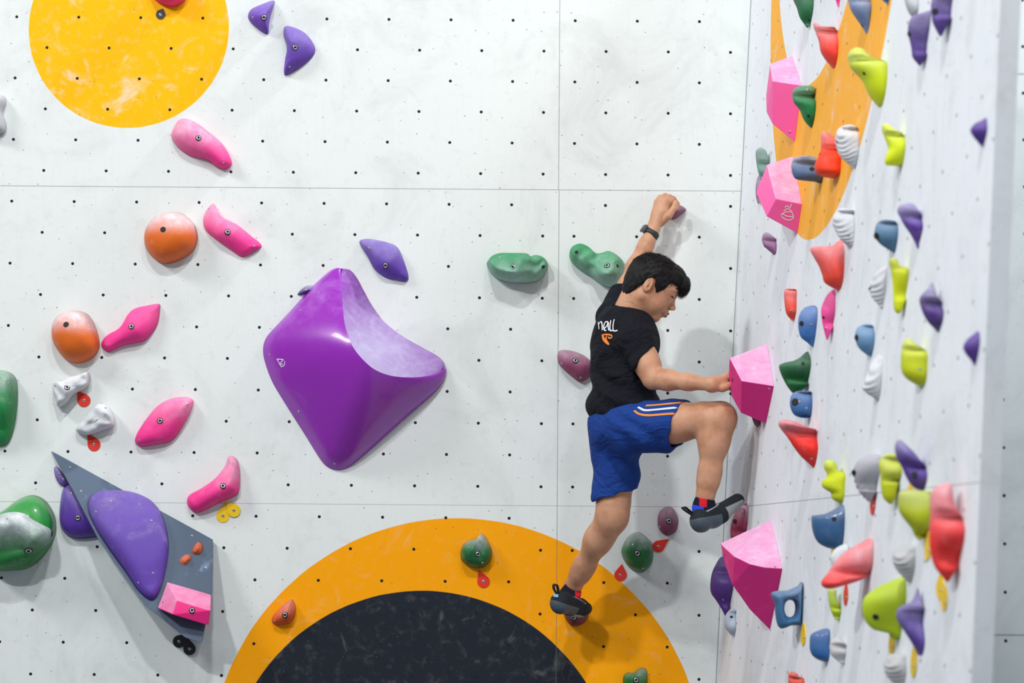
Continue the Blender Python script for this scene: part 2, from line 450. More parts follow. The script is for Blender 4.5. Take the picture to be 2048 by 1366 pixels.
fm, ft, fb = nt('floor_mat_vinyl', .6); fb.inputs['Base Color'].default_value = (*lin((96, 104, 116)), 1)
boxmesh('floor', (-5, -9, -.1), (6, 2.6, 0), fm)

# ------------------------------------------------------------ holds
PINK = (238, 52, 140); PINKR = (240, 78, 158); RED = (240, 62, 48); LIME = (203, 214, 22); BLUE = (66, 120, 178); SLATE = (86, 124, 158)
PUR = (96, 60, 160); DPUR = (88, 58, 138); GRN = (22, 128, 62); GRND = (16, 104, 50); MAR = (140, 62, 96); ORA = (222, 104, 28); GREY = (200, 202, 204)
GB = {'pink': 'pink climbing holds on the back wall', 'purple': 'purple climbing holds on the back wall', 'orange': 'orange climbing holds on the back wall',
      'green': 'green climbing holds on the back wall', 'white': 'white rocky climbing holds on the back wall', 'maroon': 'maroon climbing holds on the back wall'}
GR = {k: v for k, v in (('red', 'red climbing holds on the right wall'), ('yellow', 'lime yellow climbing holds on the right wall'), ('blue', 'blue climbing holds on the right wall'),
      ('purple', 'purple climbing holds on the right wall'), ('white', 'white ridged climbing holds on the right wall'), ('green', 'green climbing holds on the right wall'),
      ('maroon', 'maroon climbing holds on the right wall'), ('pink', 'pink block holds on the right wall'))}
def hold(o, label, group, cat='climbing hold'):
    tag(o, label, cat, group); return o
def fit(o, bolts=(), screws=(), holes=(), r=.0072):
    bv = bvh_of(o)
    for b in bolts: bolt(o, bv, b[0], b[1], r)
    for b in screws: bolt(o, bv, b[0], b[1], r*.85, 'screw')
    for b in holes: bolt(o, bv, b[0], b[1], b[2] if len(b) > 2 else .009, 'hole')
    return bv
def BH(label, grp, outline, spine, mat, bolts=(), screws=(), holes=(), **kw):
    o = dome('climbing_hold', outline, spine, mat, **kw); hold(o, label, GB[grp]); fit(o, bolts, screws, holes); return o
mp = lambda c=.5, **k: hold_mat('pink', PINK, c, **k)
BH('purple triangular hold beside the yellow circle, upper of the two at the top', 'purple', [(549, 2), (541, 30), (538, 50), (535, 69), (515, 58), (497, 38), (501, 20), (525, 8)], [(529, 32, .045)], hold_mat('purple', (104, 66, 172), .22), bolts=[(528, 35)], screws=[(505, 35)], p=1.6)
BH('purple rounded hold right of the yellow circle, lower of the two at the top', 'purple', [(570, 53), (585, 54), (610, 66), (628, 90), (629, 108), (610, 128), (575, 150), (568, 145), (570, 120), (574, 95), (567, 70)], [(582, 85, .05), (580, 118, .04)], hold_mat('purple', (98, 62, 166), .2), bolts=[(590, 95)], screws=[(579, 134)], p=1.7)
BH('pink hold cut off by the top edge above the yellow circle', 'pink', [(300, -30), (306, -5), (318, 6), (342, 14), (358, 10), (372, -2), (376, -30), (340, -55)], [(338, -15, .06)], mp(.1), p=3)
BH('grey hold cut off by the left edge below the yellow circle', 'white', [(-30, 190), (0, 190), (11, 195), (12, 208), (5, 225), (13, 248), (10, 265), (-8, 270), (-35, 265)], [(-12, 210, .05), (-12, 250, .05)], hold_mat('grey', (176, 180, 184), .3), bump=.004)
BH('pink peanut shaped hold just below the yellow circle', 'pink', [(372, 237), (392, 245), (415, 262), (445, 288), (461, 315), (463, 330), (450, 339), (433, 334), (413, 320), (380, 312), (358, 298), (343, 275), (347, 256), (358, 240)], [(378, 268, .06), (412, 290, .055), (443, 320, .045)], mp(.62, zlo=.1, zhi=.9), bolts=[(397, 276)], screws=[(447, 326)])
BH('pink S-shaped hold right of the upper orange ball hold', 'pink', [(427, 407), (435, 420), (446, 435), (475, 450), (500, 470), (523, 490), (513, 501), (485, 514), (465, 503), (435, 482), (412, 462), (406, 440), (414, 419)], [(424, 435, .03), (452, 462, .05), (495, 493, .03)], mp(.55, zlo=.2), bolts=[(455, 464)], screws=[(509, 493), (418, 418)])
mo = hold_mat('orange', ORA, .85, zlo=.45, zhi=.85, rough=.5)
BH('orange ball hold left of the pink S-shaped hold, upper of two', 'orange', [(345, 424), (370, 430), (389, 450), (396, 475), (388, 500), (362, 520), (330, 528), (305, 515), (290, 490), (290, 462), (303, 440), (322, 428)], [(340, 468, .085)], mo, holes=[(326, 459, .008)], p=2.3)
BH('orange ball hold above the white rocky holds, lower of two', 'orange', [(150, 621), (175, 628), (190, 650), (199, 680), (197, 702), (180, 720), (155, 727), (130, 718), (109, 690), (103, 662), (110, 638), (128, 624)], [(146, 665, .085)], mo, holes=[(132, 649, .008)], p=2.3)
BH('pink leaf shaped hold touching the lower orange ball hold', 'pink', [(318, 608), (320, 620), (314, 652), (292, 680), (270, 687), (245, 692), (219, 704), (205, 697), (203, 685), (215, 670), (240, 655), (255, 630), (270, 617), (295, 611)], [(300, 628, .03), (268, 655, .052), (222, 688, .03)], mp(.12), bolts=[(263, 653)], screws=[(212, 690)])
BH('pink diamond shaped hold above the tip of the grey volume', 'pink', [(382, 797), (387, 808), (370, 845), (346, 880), (310, 890), (280, 893), (270, 883), (275, 865), (295, 835), (315, 812), (340, 798), (365, 794)], [(355, 822, .045), (305, 865, .045)], mp(.4, zlo=.35), bolts=[(320, 842)], screws=[(375, 809), (278, 881)], p=2.4)
BH('pink curved horn hold above the two yellow tags', 'pink', [(464, 912), (475, 920), (480, 942), (479, 980), (470, 992), (435, 1008), (400, 1025), (383, 1021), (374, 1005), (379, 990), (402, 977), (430, 957), (450, 932), (456, 915)], [(468, 935, .03), (455, 968, .055), (420, 990, .055), (392, 1006, .04)], mp(.6, zlo=.3), bolts=[(446, 972)], screws=[(466, 926)])
BH('green elongated hold cut off by the left edge', 'green', [(-45, 750), (-15, 741), (12, 742), (30, 753), (36, 778), (33, 830), (25, 870), (14, 889), (-8, 893), (-45, 885)], [(-5, 770, .07), (0, 820, .08), (0, 860, .04)], hold_mat('green', GRN, .55, zlo=.55, gloss=.2), screws=[(18, 766)])
g1 = BH('large green double lobed hold at the lower left edge', 'green', [(65, 990), (90, 1000), (107, 1025), (113, 1050), (108, 1080), (88, 1112), (60, 1135), (30, 1141), (-15, 1138), (-48, 1100), (-35, 1045), (5, 1022), (35, 1000)], [(30, 1070, .11)], hold_mat('green', (14, 138, 40), .06, gloss=.5, rough=.35), p=2.2)
gl = dome('grip_lobe', [(-42, 1048), (-5, 1034), (25, 1023), (60, 1024), (80, 1038), (108, 1058), (104, 1085), (84, 1110), (60, 1133), (30, 1138), (-15, 1136), (-45, 1100)], [(30, 1050, .165), (62, 1075, .165), (45, 1098, .12)], hold_mat('green', (30, 118, 52), .95, zlo=.2, zhi=.9), parent=g1, p=2.6, bump=.006, bscale=16)
gl['label'] = 'chalky grey green front lobe'; bvg = bvh_of(gl); bolt(g1, bvg, 57, 1101, .0095); bolt(g1, bvg, 14, 1038, .006, 'screw'); bolt(g1, bvg, 104, 1068, .008, 'hole')
mwh = hold_mat('white', (206, 209, 210), .3, rough=.75)
BH('white rocky hold above a red tag, upper of two below the orange ball', 'white', [(110, 765), (130, 759), (160, 750), (178, 745), (180, 765), (170, 778), (150, 789), (135, 806), (119, 815), (114, 802), (108, 780)], [(165, 758, .04), (132, 780, .06)], mwh, bolts=[(134, 775)], screws=[(111, 771)], bump=.006, bscale=45, ridge=(.0022, 160, .6, 1), rings=24, p=3, per=9)
BH('white rocky hold above a red tag, lower of two by the grey volume tip', 'white', [(205, 808), (221, 817), (229, 835), (227, 852), (205, 862), (180, 870), (162, 868), (153, 860), (160, 848), (178, 828), (194, 812)], [(205, 832, .055), (172, 858, .04)], mwh, bolts=[(194, 841)], screws=[(211, 816)], bump=.006, bscale=45, ridge=(.0022, 170, .5, 1), rings=24, p=3, per=9)

def teardrop(tip, c, r, bv=None):
    t = Vector(tip); c = Vector(c); d = t-c; L = d.length; a0 = math.atan2(d.y, d.x); b = math.acos(min(1, r/L)); pts = [t]
    for k in range(15):
        a = a0+b+(2*math.pi-2*b)*k/14; pts.append(c+Vector((math.cos(a), math.sin(a)))*r)
    return pts
def route_tag(tip, c, r, mat, label, grp, th=.0022, splitmat=None, lay=0.0):
    pts = teardrop(tip, c, r); n = len(pts)
    vs = [BP(p.x, p.y, .0002+lay) for p in pts]+[BP(p.x, p.y, th+lay) for p in pts]
    fs = [tuple(range(n)), tuple(reversed(range(n, 2*n)))]+[(i, n+i, n+(i+1) % n, (i+1) % n) for i in range(n)]
    o = link('route_tag', vs, fs, mat, smooth=False); tag(o, label, 'route tag', grp)
    bolt(o, bvh_of(o), c[0], c[1], .0085, 'screw'); return o
mtr = flat_mat('red_tag', (226, 42, 16), .5); mty = flat_mat('yellow_tag', (250, 208, 8), .5); mtk = flat_mat('black_tag', (20, 20, 22), .5)
RT_ = 'red route tags on the back wall'
route_tag((154, 781), (168, 801), 13, mtr, 'red teardrop tag below the upper white rocky hold', RT_)
route_tag((175, 866), (188, 889), 13, mtr, 'red teardrop tag below the lower white rocky hold', RT_)
route_tag((957, 1140), (967, 1163), 12.5, mtr, 'red teardrop tag on the orange arc below a green hold', RT_)
route_tag((1244, 1128), (1241, 1150), 12.5, mtr, 'red teardrop tag pointing up at the edge of the orange arc', RT_)
route_tag((1338, 1078), (1317, 1093), 12, mtr, 'red teardrop tag lying sideways below the maroon oval hold', RT_)
route_tag((452, 1004), (446, 1032), 13, mty, 'yellow tag under the pink curved horn hold, left of two', 'yellow route tags on the back wall')
route_tag((452, 1004), (468, 1021), 13, mty, 'yellow tag under the pink curved horn hold, right of two', 'yellow route tags on the back wall', lay=.0024)
route_tag((374, 1268), (358, 1283), 12.5, mtk, 'black round tag under the grey volume corner, left of two', 'black route tags')
route_tag((368, 1268), (379, 1298), 12.5, mtk, 'black teardrop tag under the grey volume corner, right of two', 'black route tags', lay=.0024)
route_tag((326, 17), (321, 29), 9.5, mtk, 'small black tag on the yellow circle under the pink hold', 'black route tags')

# the grey volume and what is screwed to it
mvol, tv, bvv = nt('grey_volume_paint', .55, .35); nn_ = N(tv); tcv = nn_.new('ShaderNodeTexCoord')
cv = nn_.mix(nn_.m('MULTIPLY', nn_.ramp(nn_.noise(tcv.outputs['Object'], 9, 6, .65, 1.2), .56, .78), .8), lin((80, 96, 116)), lin((140, 165, 196)))
tv.links.new(cv, bvv.inputs['Base Color']); nn_.bump(nn_.noise(tcv.outputs['Object'], 700, 2), .5, .001, bvv)
vol = hull('climbing_volume', [BP(102, 901, .006), BP(255, 985, .015), BP(426, 1079, .03), BP(424, 1182, .10), BP(404, 1286, .15), BP(370, 1275, .155), BP(290, 1211, .15), BP(200, 1085, .10), BP(140, 970, .05),
     BP(103, 904, 0), BP(426, 1083, 0), BP(404, 1281, 0), BP(385, 1275, 0), BP(310, 1205, 0), BP(225, 1080, 0), BP(150, 965, 0)], [mvol], bevel=.002, chalk_faces=False)
tag(vol, 'large dark grey triangular volume with holds screwed onto it', 'climbing volume'); bv_vol = fit(vol, screws=[(140, 934), (162, 982), (412, 1134), (384, 1071)])
BH('large purple slab hold lying on the grey volume', 'purple', [(190, 986), (230, 981), (270, 986), (302, 1001), (324, 1030), (336, 1070), (337, 1110), (326, 1165), (312, 1196), (298, 1200), (275, 1180), (250, 1143), (215, 1095), (190, 1055), (176, 1022), (177, 1000)],
   [(225, 1015, .035), (255, 1060, .055), (290, 1130, .045), (302, 1170, .03)], hold_mat('purple', (92, 60, 158), .42, zlo=.3, zhi=2.2), screws=[(191, 1024), (221, 1002), (303, 1041), (276, 1166), (306, 1146)], support=bv_vol, p=2.6)
BH('dark purple drop shaped hold left behind the grey volume', 'purple', [(128, 975), (145, 968), (172, 990), (200, 1040), (212, 1068), (182, 1076), (150, 1077), (128, 1065), (119, 1040), (121, 1000)], [(158, 1035, .05)], hold_mat('purple', (82, 46, 148), .15, rough=.4), bolts=[(156, 1036)], p=2.2, screws=[(143, 986)])
BH('small knobbly purple foot chip by the tip of the grey volume', 'purple', [(108, 936), (116, 934), (128, 950), (139, 968), (130, 974), (120, 970), (111, 955)], [(123, 953, .018)], hold_mat('purple', (110, 84, 160), .3), screws=[(118, 948), (127, 958)], bump=.003, bscale=90)
mch = hold_mat('orange', (206, 92, 34), .2, rough=.5)
for pts, sp, lb in ([(383, 1100), (395, 1083), (404, 1087), (407, 1098), (400, 1110), (386, 1109)], (394, 1098, .022), 'small faceted orange foot chip on the grey volume, upper right of two'), \
                   ([(356, 1122), (371, 1108), (383, 1111), (383, 1120), (369, 1134)], (373, 1119, .02), 'small faceted orange foot chip on the grey volume, lower left of two'):
    BH(lb, 'orange', pts, [sp], mch, support=bv_vol, p=1.2, rings=4, per=2, screws=[(sp[0]-3, sp[1]+5)])
def vp(px, py, h):                              # point h above the grey volume's top
    hit, n2, _, _ = bv_vol.ray_cast(CAM, ray(px, py)); 
    if hit is None: hit, n2 = BP(px, py, .12), Vector((0, -1, 0))
    nv = bv_vol.ray_cast(CAM, ray(330, 1100))[1]
    a = hit+nv*h; qx, qy = proj(a); 
    return U(px, py, 0) if False else hitplane(px, py, hit+nv*h, nv)
mpk = [hold_mat('pink', (240, 40, 130), .12), hold_mat('pink', (234, 74, 150), .6, zlo=-.6, zhi=1.4)]
pb = hull('climbing_hold', [vp(334, 1164, .01), vp(422, 1189, .008), vp(421, 1221, .06), vp(354, 1200, .06), vp(345, 1229, .055), vp(315, 1216, .006), vp(414, 1250, .05), vp(418, 1250, .004), vp(330, 1222, .004), vp(340, 1170, 0)], mpk, bevel=.002)
hold(pb, 'pink faceted block hold on the lower corner of the grey volume', GB['pink']); fit(pb, bolts=[(384, 1221)], screws=[(326, 1204)])

# the big purple volume
def purple_volume():
    m1, t, b = nt('purple_fibreglass', .28, .5); n = N(t); tc = n.new('ShaderNodeTexCoord')
    f = n.noise(tc.outputs['Object'], 1100, 2); c = n.mix(n.m('MULTIPLY', f, .6), lin((150, 42, 178)), lin((124, 28, 156)))
    sx = n.new('ShaderNodeSeparateXYZ'); t.links.new(tc.outputs['Generated'], sx.inputs[0])
    dust = n.m('MULTIPLY', n.ramp(sx.outputs[2], .52, .95), n.m('MULTIPLY', n.ramp(n.noise(tc.outputs['Object'], 9, 5, .65, 1), .40, .8), .45))
    c = n.mix(dust, c, lin((206, 150, 232))); t.links.new(c, b.inputs['Base Color'])
    b.inputs['Coat Weight'].default_value = .35; b.inputs['Coat Roughness'].default_value = .08; n.bump(f, .12, .001, b)
    m2, t, b = nt('chalked_purple_scoop', .75, .25); n = N(t); tc = n.new('ShaderNodeTexCoord')
    big = n.noise(tc.outputs['Object'], 11, 7, .68, 1.4); sm = n.noise(tc.outputs['Object'], 60, 5, .7)
    sx = n.new('ShaderNodeSeparateXYZ'); t.links.new(tc.outputs['Generated'], sx.inputs[0])
    ax = n.m('SUBTRACT', 1, n.m('MULTIPLY', n.m('ABSOLUTE', n.m('SUBTRACT', sx.outputs[0], .60)), 2.0), clamp=True)
    low = n.m('SUBTRACT', 1, n.ramp(sx.outputs[2], .55, .95))
    f = n.m('ADD', n.m('MULTIPLY', n.m('MULTIPLY', ax, low), .95), n.m('MULTIPLY', n.ramp(big, .4, .75), .35))
    f = n.m('MULTIPLY', n.m('ADD', f, n.m('MULTIPLY', n.m('SUBTRACT', sm, .5), .5)), .88, clamp=True)
    t.links.new(n.mix(f, lin((140, 76, 170)), lin((196, 186, 222))), b.inputs['Base Color'])
    C = [(683, 541, .004), (684, 568, .05), (685, 605, .10), (690, 650, .15), (703, 688, .185), (722, 715, .195), (748, 738, .185), (780, 751, .155), (822, 755, .11), (858, 751, .06), (886, 742, .006)]
    Lg = [(683, 537), (672, 536), (655, 545), (620, 578), (575, 628), (540, 665), (529, 683), (526, 702), (530, 725), (545, 765), (575, 815), (610, 870), (638, 915), (652, 932), (668, 940), (685, 940), (705, 930), (750, 892), (810, 838), (865, 790), (886, 765), (893, 745), (891, 734)]
    Sc = [(683, 537), (700, 540), (714, 556), (728, 582), (745, 612), (770, 645), (805, 672), (845, 695), (872, 710), (886, 722), (891, 734)]
    NS = 120; NR = 26
    cur = openspline([(a, b_, c_*1000) for a, b_, c_ in C], 400); lg = openspline([(a, b_, 0) for a, b_ in Lg], 400); scp = openspline([(a, b_, 0) for a, b_ in Sc], 400)
    # corner of the outline -> place on the crest
    keys = [(0, 0), (.30, .27), (.62, .56), (1, 1)]
    def remap(s):
        for i in range(len(keys)-1):
            if s <= keys[i+1][0]: 
                a, b_ = keys[i], keys[i+1]; return a[1]+(b_[1]-a[1])*(s-a[0])/(b_[0]-a[0])
        return 1
    def at(L, s): 
        x = s*(len(L)-1); i = min(int(x), len(L)-2); return L[i].lerp(L[i+1], x-i)
    vs = []; fs = []; mi = []
    for k in range(NS+1):
        s = k/NS; o = at(lg, s); c = at(cur, sum(remap(min(1, max(0, s+d*.012))) for d in range(-3, 4))/7)
        Po = BP(o.x, o.y, 0); Pc = BP(c.x, c.y, c.z/1000)
        for j in range(NR+1):
            t = j/NR; h = 1-(1-t)**1.12; P = Po.lerp(Pc, t); P.y = -(c.z/1000)*(1-(1-t)**1.35) - .012*math.sin(math.pi*min(1, t*6)/2)*(1-t)
            vs.append(P)
    W_ = NR+1
    for k in range(NS):
        for j in range(NR): fs.append((k*W_+j, k*W_+j+1, (k+1)*W_+j+1, (k+1)*W_+j)); mi.append(0)
    B = len(vs)
    for k in range(NS+1):
        s = k/NS; o = at(scp, s); c = at(cur, s); Po = BP(o.x, o.y, 0); Pc = BP(c.x, c.y, c.z/1000)
        for j in range(NR+1):
            t = j/NR; P = Po.lerp(Pc, t); P.y = -(c.z/1000)*(t**1.7) - .010*math.sin(math.pi*min(1, t*8)/2)*(1-t)
            vs.append(P)
    for k in range(NS):
        for j in range(NR): fs.append((B+k*W_+j, B+(k+1)*W_+j, B+(k+1)*W_+j+1, B+k*W_+j+1)); mi.append(1)
    me_o = link('climbing_volume', vs, fs, [m1, m2], midx=mi, origin=BP(700, 740))
    bm = bmesh.new(); bm.from_mesh(me_o.data); bmesh.ops.recalc_face_normals(bm, faces=bm.faces)
    cen = sum((f.normal.y for f in bm.faces)); 
    if cen > 0: bmesh.ops.reverse_faces(bm, faces=bm.faces)
    bm.to_mesh(me_o.data); bm.free(); return me_o
pv = purple_volume(); tag(pv, 'huge glossy purple volume with a chalky scooped face', 'climbing volume')
bpv = fit(pv, screws=[(690, 547), (600, 620), (539, 709), (597, 823), (669, 928), (793, 844), (883, 737)], r=.0062)
mwt = flat_mat('white_print', (245, 245, 248), .6)
lg = ribbon('maker_mark', [[(554, 718), (560, 728)], [(554, 718), (567, 719)], [(567, 719), (559, 729)], [(569, 722), (570, 727), (567, 732), (562, 733), (561, 729)], [(561, 729), (566, 728)]], .0022, mwt, pv, bpv)
if lg: lg['label'] = 'white maker mark'
BH('tiny purple foot chip behind the huge purple volume', 'purple', [(595, 588), (610, 573), (628, 571), (632, 580), (618, 585), (603, 590)], [(612, 580, .018)], hold_mat('purple', (104, 82, 140), .4), screws=[(612, 581)], p=1.5)
BH('purple slanted wing hold right above the huge purple volume', 'purple', [(722, 480), (740, 478), (775, 485), (795, 495), (808, 522), (817, 553), (812, 563), (796, 561), (770, 555), (750, 540), (736, 515), (720, 489)], [(745, 500, .03), (775, 525, .05), (800, 545, .03)], hold_mat('purple', (92, 58, 158), .25), bolts=[(771, 531)], screws=[(737, 497)], p=1.8)
mg = hold_mat('green', (40, 140, 84), .8, zlo=1.1, zhi=-.1, chalkcol=(180, 206, 200))
BH('green skull shaped hold left of the wall seam, left of two at shoulder height', 'green', [(974, 530), (977, 520), (987, 511), (1001, 507), (1030, 507), (1054, 508), (1060, 514), (1068, 511), (1078, 511), (1090, 518), (1096, 532), (1088, 552), (1070, 565), (1041, 567), (1011, 564), (986, 552)], [(1000, 530, .09), (1045, 532, .10), (1080, 532, .07)], mg, bolts=[(1026, 534)], screws=[(1000, 514)], holes=[(1087, 534, .005)], p=2.8, bump=.018, bscale=36)
BH('green skull shaped hold beside the head, right of two at shoulder height', 'green', [(1139, 506), (1145, 493), (1161, 487), (1177, 494), (1190, 506), (1203, 506), (1217, 502), (1235, 511), (1248, 527), (1248, 552), (1238, 566), (1220, 575), (1201, 568), (1180, 553), (1157, 539), (1142, 522)], [(1160, 508, .06), (1185, 524, .06), (1215, 538, .10)], mg, bolts=[(1214, 531)], holes=[(1153, 504, .005), (1235, 532, .005)], p=2.4, bump=.018, bscale=36)
mm = hold_mat('maroon', MAR, .4, zlo=.4)
BH('maroon fan shaped hold left of the black t-shirt', 'maroon', [(1115, 708), (1124, 700), (1149, 703), (1174, 715), (1193, 739), (1178, 755), (1161, 764), (1148, 757), (1130, 742), (1117, 726)], [(1152, 728, .05)], mm, bolts=[(1151, 721)], screws=[(1161, 755), (1123, 727)], p=2.2)
BH('maroon pointed hold gripped by the raised left hand', 'maroon', [(1330, 411), (1345, 406), (1360, 410), (1372, 418), (1368, 425), (1359, 432), (1351, 438), (1340, 439), (1332, 430)], [(1349, 421, .045)], hold_mat('maroon', (136, 66, 98), .3), screws=[(1358, 419)], p=1.6)
BH('green shell shaped hold on the orange arc above a red tag', 'green', [(921, 1109), (923, 1096), (931, 1085), (948, 1077), (956, 1078), (959, 1068), (968, 1070), (975, 1080), (984, 1101), (981, 1121), (964, 1136), (940, 1134), (924, 1122)], [(945, 1098, .06), (962, 1105, .05)], hold_mat('green', GRND, .7, zlo=.45, gloss=.3), bolts=[(956, 1108)], screws=[(965, 1126)], p=2.3, bump=.003, bscale=50)
BH('small orange wedge hold on the left end of the orange arc', 'orange', [(580, 1200), (586, 1201), (592, 1216), (588, 1236), (576, 1248), (557, 1251), (545, 1246), (545, 1234), (560, 1216)], [(572, 1228, .045)], hold_mat('orange', (212, 90, 36), .3), bolts=[(570, 1230)], screws=[(549, 1242)], p=1.8)
BH('maroon oval hold left of the raised climbing shoe', 'maroon', [(1337, 1013), (1349, 1020), (1357, 1040), (1352, 1062), (1336, 1072), (1322, 1064), (1315, 1045), (1320, 1022)], [(1338, 1042, .04)], hold_mat('maroon', (120, 58, 84), .3), bolts=[(1338, 1042)], screws=[(1320, 1054)], p=2.2)
BH('round green hold between two red tags', 'green', [(1243, 1107), (1248, 1086), (1260, 1070), (1277, 1064), (1295, 1076), (1306, 1093), (1305, 1124), (1291, 1142), (1276, 1145), (1256, 1133)], [(1272, 1098, .07), (1288, 1105, .075)], hold_mat('green', (16, 98, 46), .65, zlo=.5, gloss=.3), bolts=[(1275, 1107)], screws=[(1286, 1137)], p=2.3)
BH('maroon hold under the lower climbing shoe', 'maroon', [(1128, 1226), (1148, 1220), (1176, 1224), (1173, 1240), (1165, 1248), (1151, 1253), (1138, 1248)], [(1150, 1236, .06)], hold_mat('maroon', (112, 40, 52), .15), bolts=[(1147, 1235)], p=3)
BH('green hold cut off by the bottom edge under the climber', 'green', [(1246, 1356), (1254, 1345), (1267, 1345), (1280, 1336), (1292, 1338), (1295, 1350), (1293, 1372), (1275, 1388), (1250, 1380)], [(1270, 1358, .06)], hold_mat('green', (20, 110, 40), .4, zlo=.5), bolts=[(1272, 1360)], p=2)

# ------------------------------------------------------------ holds on the right wall
def RH(label, grp, outline, mat, bolts=(), screws=(), holes=(), **kw):
    o = rowloft('climbing_hold', outline, mat, **kw); hold(o, label, GR[grp]); fit(o, bolts, screws, holes, r=.0068); return o
def M_(k, rgb, c=.5, **kw): return hold_mat(k, rgb, c, **kw)
def off(pts, ox, oy, s): return [(ox+x*s, oy+y*s) for x, y in pts]
A = lambda *p: off(p, 1480, 0, .2782)      # crops the outlines were read from
B2 = lambda *p: off(p, 1480, 360, .2928)
C2 = lambda *p: off(p, 1480, 660, .2928)
D2 = lambda *p: off(p, 1480, 960, .2972)
E2 = lambda *p: off(p, 1340, 780, .429)
mred = M_('red', RED, .55, zlo=.3); mlime = M_('lime', LIME, .4, zlo=.35, chalkcol=(206, 208, 190)); mblue = M_('blue', (58, 112, 170), .35, zlo=.3); mslate = M_('slate', (84, 122, 158), .3)
mpur = M_('purple', (88, 58, 140), .35, zlo=.4); mrw = M_('white', (208, 208, 210), .4, rough=.8); mgr = M_('green', (22, 104, 56), .3)
RDG = dict(ridge=(.0013, 420, .9, 1.2), nrow=90, nseg=48, bump=.006, bscale=30)
RH('green hold cut off by the top edge of the orange arch, nearest the corner', 'green', A((370, -50), (385, 10), (410, 60), (430, 130), (460, 175), (488, 200), (510, 160), (526, 100), (532, 20), (532, -60), (450, -90)), mgr, holes=[(1618, 40, .003)])
RH('pink pointed tip cut off by the top edge inside the orange arch', 'pink', A((680, -40), (688, 5), (704, 50), (718, 10), (724, -40), (700, -60)), M_('pink', PINK, .2), nrow=14)
RH('slate blue hold cut off by the top edge on the right leg of the arch', 'blue', A((770, -50), (778, 10), (800, 80), (860, 160), (900, 215), (920, 240), (935, 180), (946, 100), (945, 35), (915, 12), (895, -20), (880, -50)), M_('slate', (100, 124, 168), .6, zlo=.3), holes=[(1724, 51, .004)])
RH('tiny blue hold tip at the top edge by the orange arch', 'blue', A((1010, -25), (1025, 5), (1060, 30), (1072, 5), (1076, -25), (1040, -40)), mblue, nrow=14)
RH('red hook shaped hold inside the orange arch near the top', 'red', A((528, 185), (545, 176), (575, 195), (605, 220), (650, 215), (690, 226), (707, 290), (708, 380), (700, 440), (683, 490), (650, 465), (610, 420), (580, 370), (568, 305), (545, 250)), mred, holes=[(1633, 74, .003)])
RH('green knobbed hold touching the upper pink block', 'green', A((375, 690), (385, 655), (408, 636), (450, 630), (500, 628), (522, 640), (526, 700), (546, 742), (545, 810), (533, 880), (512, 918), (480, 888), (455, 850), (430, 790), (385, 742)), M_('green', (20, 120, 62), .7, zlo=.4, chalkcol=(150, 172, 160)), holes=[(1617, 232, .004)], screws=[(1615, 179)])
RH('lime yellow hammer shaped hold on the right leg of the arch', 'yellow', A((776, 425), (790, 385), (825, 362), (880, 368), (915, 405), (945, 440), (1000, 452), (1055, 462), (1062, 540), (1055, 640), (1040, 720), (1012, 770), (960, 720), (920, 660), (885, 585), (840, 540), (795, 500)), M_('lime', (206, 220, 10), .62, zlo=.35, chalkcol=(190, 194, 150)), holes=[(1728, 147, .004)])
RH('purple wavy hold at the top, lower left of the touching pair', 'purple', A((1206, 180), (1225, 130), (1290, 108), (1368, 90), (1368, 200), (1348, 310), (1330, 400), (1300, 474), (1270, 450), (1240, 400), (1215, 300), (1206, 230)), M_('purple', (84, 58, 134), .4), holes=[(1818, 68, .006)], bump=.008, bscale=18)
RH('purple hold cut off by the top edge, upper right of the touching pair', 'purple', A((1372, 80), (1375, 20), (1400, -40), (1460, -70), (1540, -60), (1530, 10), (1508, 120), (1475, 210), (1444, 266), (1412, 220), (1385, 160)), M_('purple', (84, 58, 134), .4), holes=[(1870, 23, .006)])
RH('grey hold cut off by the top edge left of the purple pair', 'white', A((1175, -40), (1185, 10), (1205, 70), (1240, 122), (1275, 112), (1286, 60), (1282, -10), (1280, -50), (1220, -70)), M_('grey', (178, 180, 184), .3))
RH('white ridged hold at the right side of the orange arch', 'white', A((690, 1000), (705, 950), (745, 915), (800, 905), (840, 935), (862, 985), (860, 1070), (850, 1150), (826, 1212), (780, 1180), (735, 1140), (705, 1085)), mrw, holes=[(1674, 284, .004)], **RDG)
RH('red fin shaped hold left of the white ridged hold on the arch', 'red', A((585, 985), (595, 952), (625, 962), (690, 1010), (705, 1070), (728, 1130), (727, 1200), (718, 1268), (660, 1268), (590, 1268), (545, 1240), (540, 1190), (565, 1130), (582, 1070)), M_('red', (246, 66, 30), .42, zlo=.4), holes=[(1640, 308, .003)], e=2.4)
RH('slate blue peg hold right of the middle pink block', 'blue', A((368, 1220), (375, 1175), (400, 1145), (460, 1138), (545, 1142), (590, 1180), (603, 1240), (598, 1290), (580, 1316), (545, 1312), (520, 1305), (450, 1306), (400, 1300), (378, 1268)), M_('slate', (82, 106, 142), .55, zlo=.4), holes=[(1624, 338, .006)])
RH('grey green ear shaped hold left of the middle pink block', 'green', [(1511, 310), (1514, 300), (1522, 297), (1531, 303), (1535, 314), (1537, 330), (1540, 345), (1534, 360), (1523, 362), (1518, 350), (1514, 335)], M_('greygreen', (110, 146, 132), .3))
RH('mauve sliver of a hold left behind the middle pink block', 'maroon', [(1511, 380), (1513, 362), (1518, 350), (1524, 360), (1524, 390), (1518, 408), (1513, 400)], M_('mauve', (150, 110, 140), .3), nrow=14)
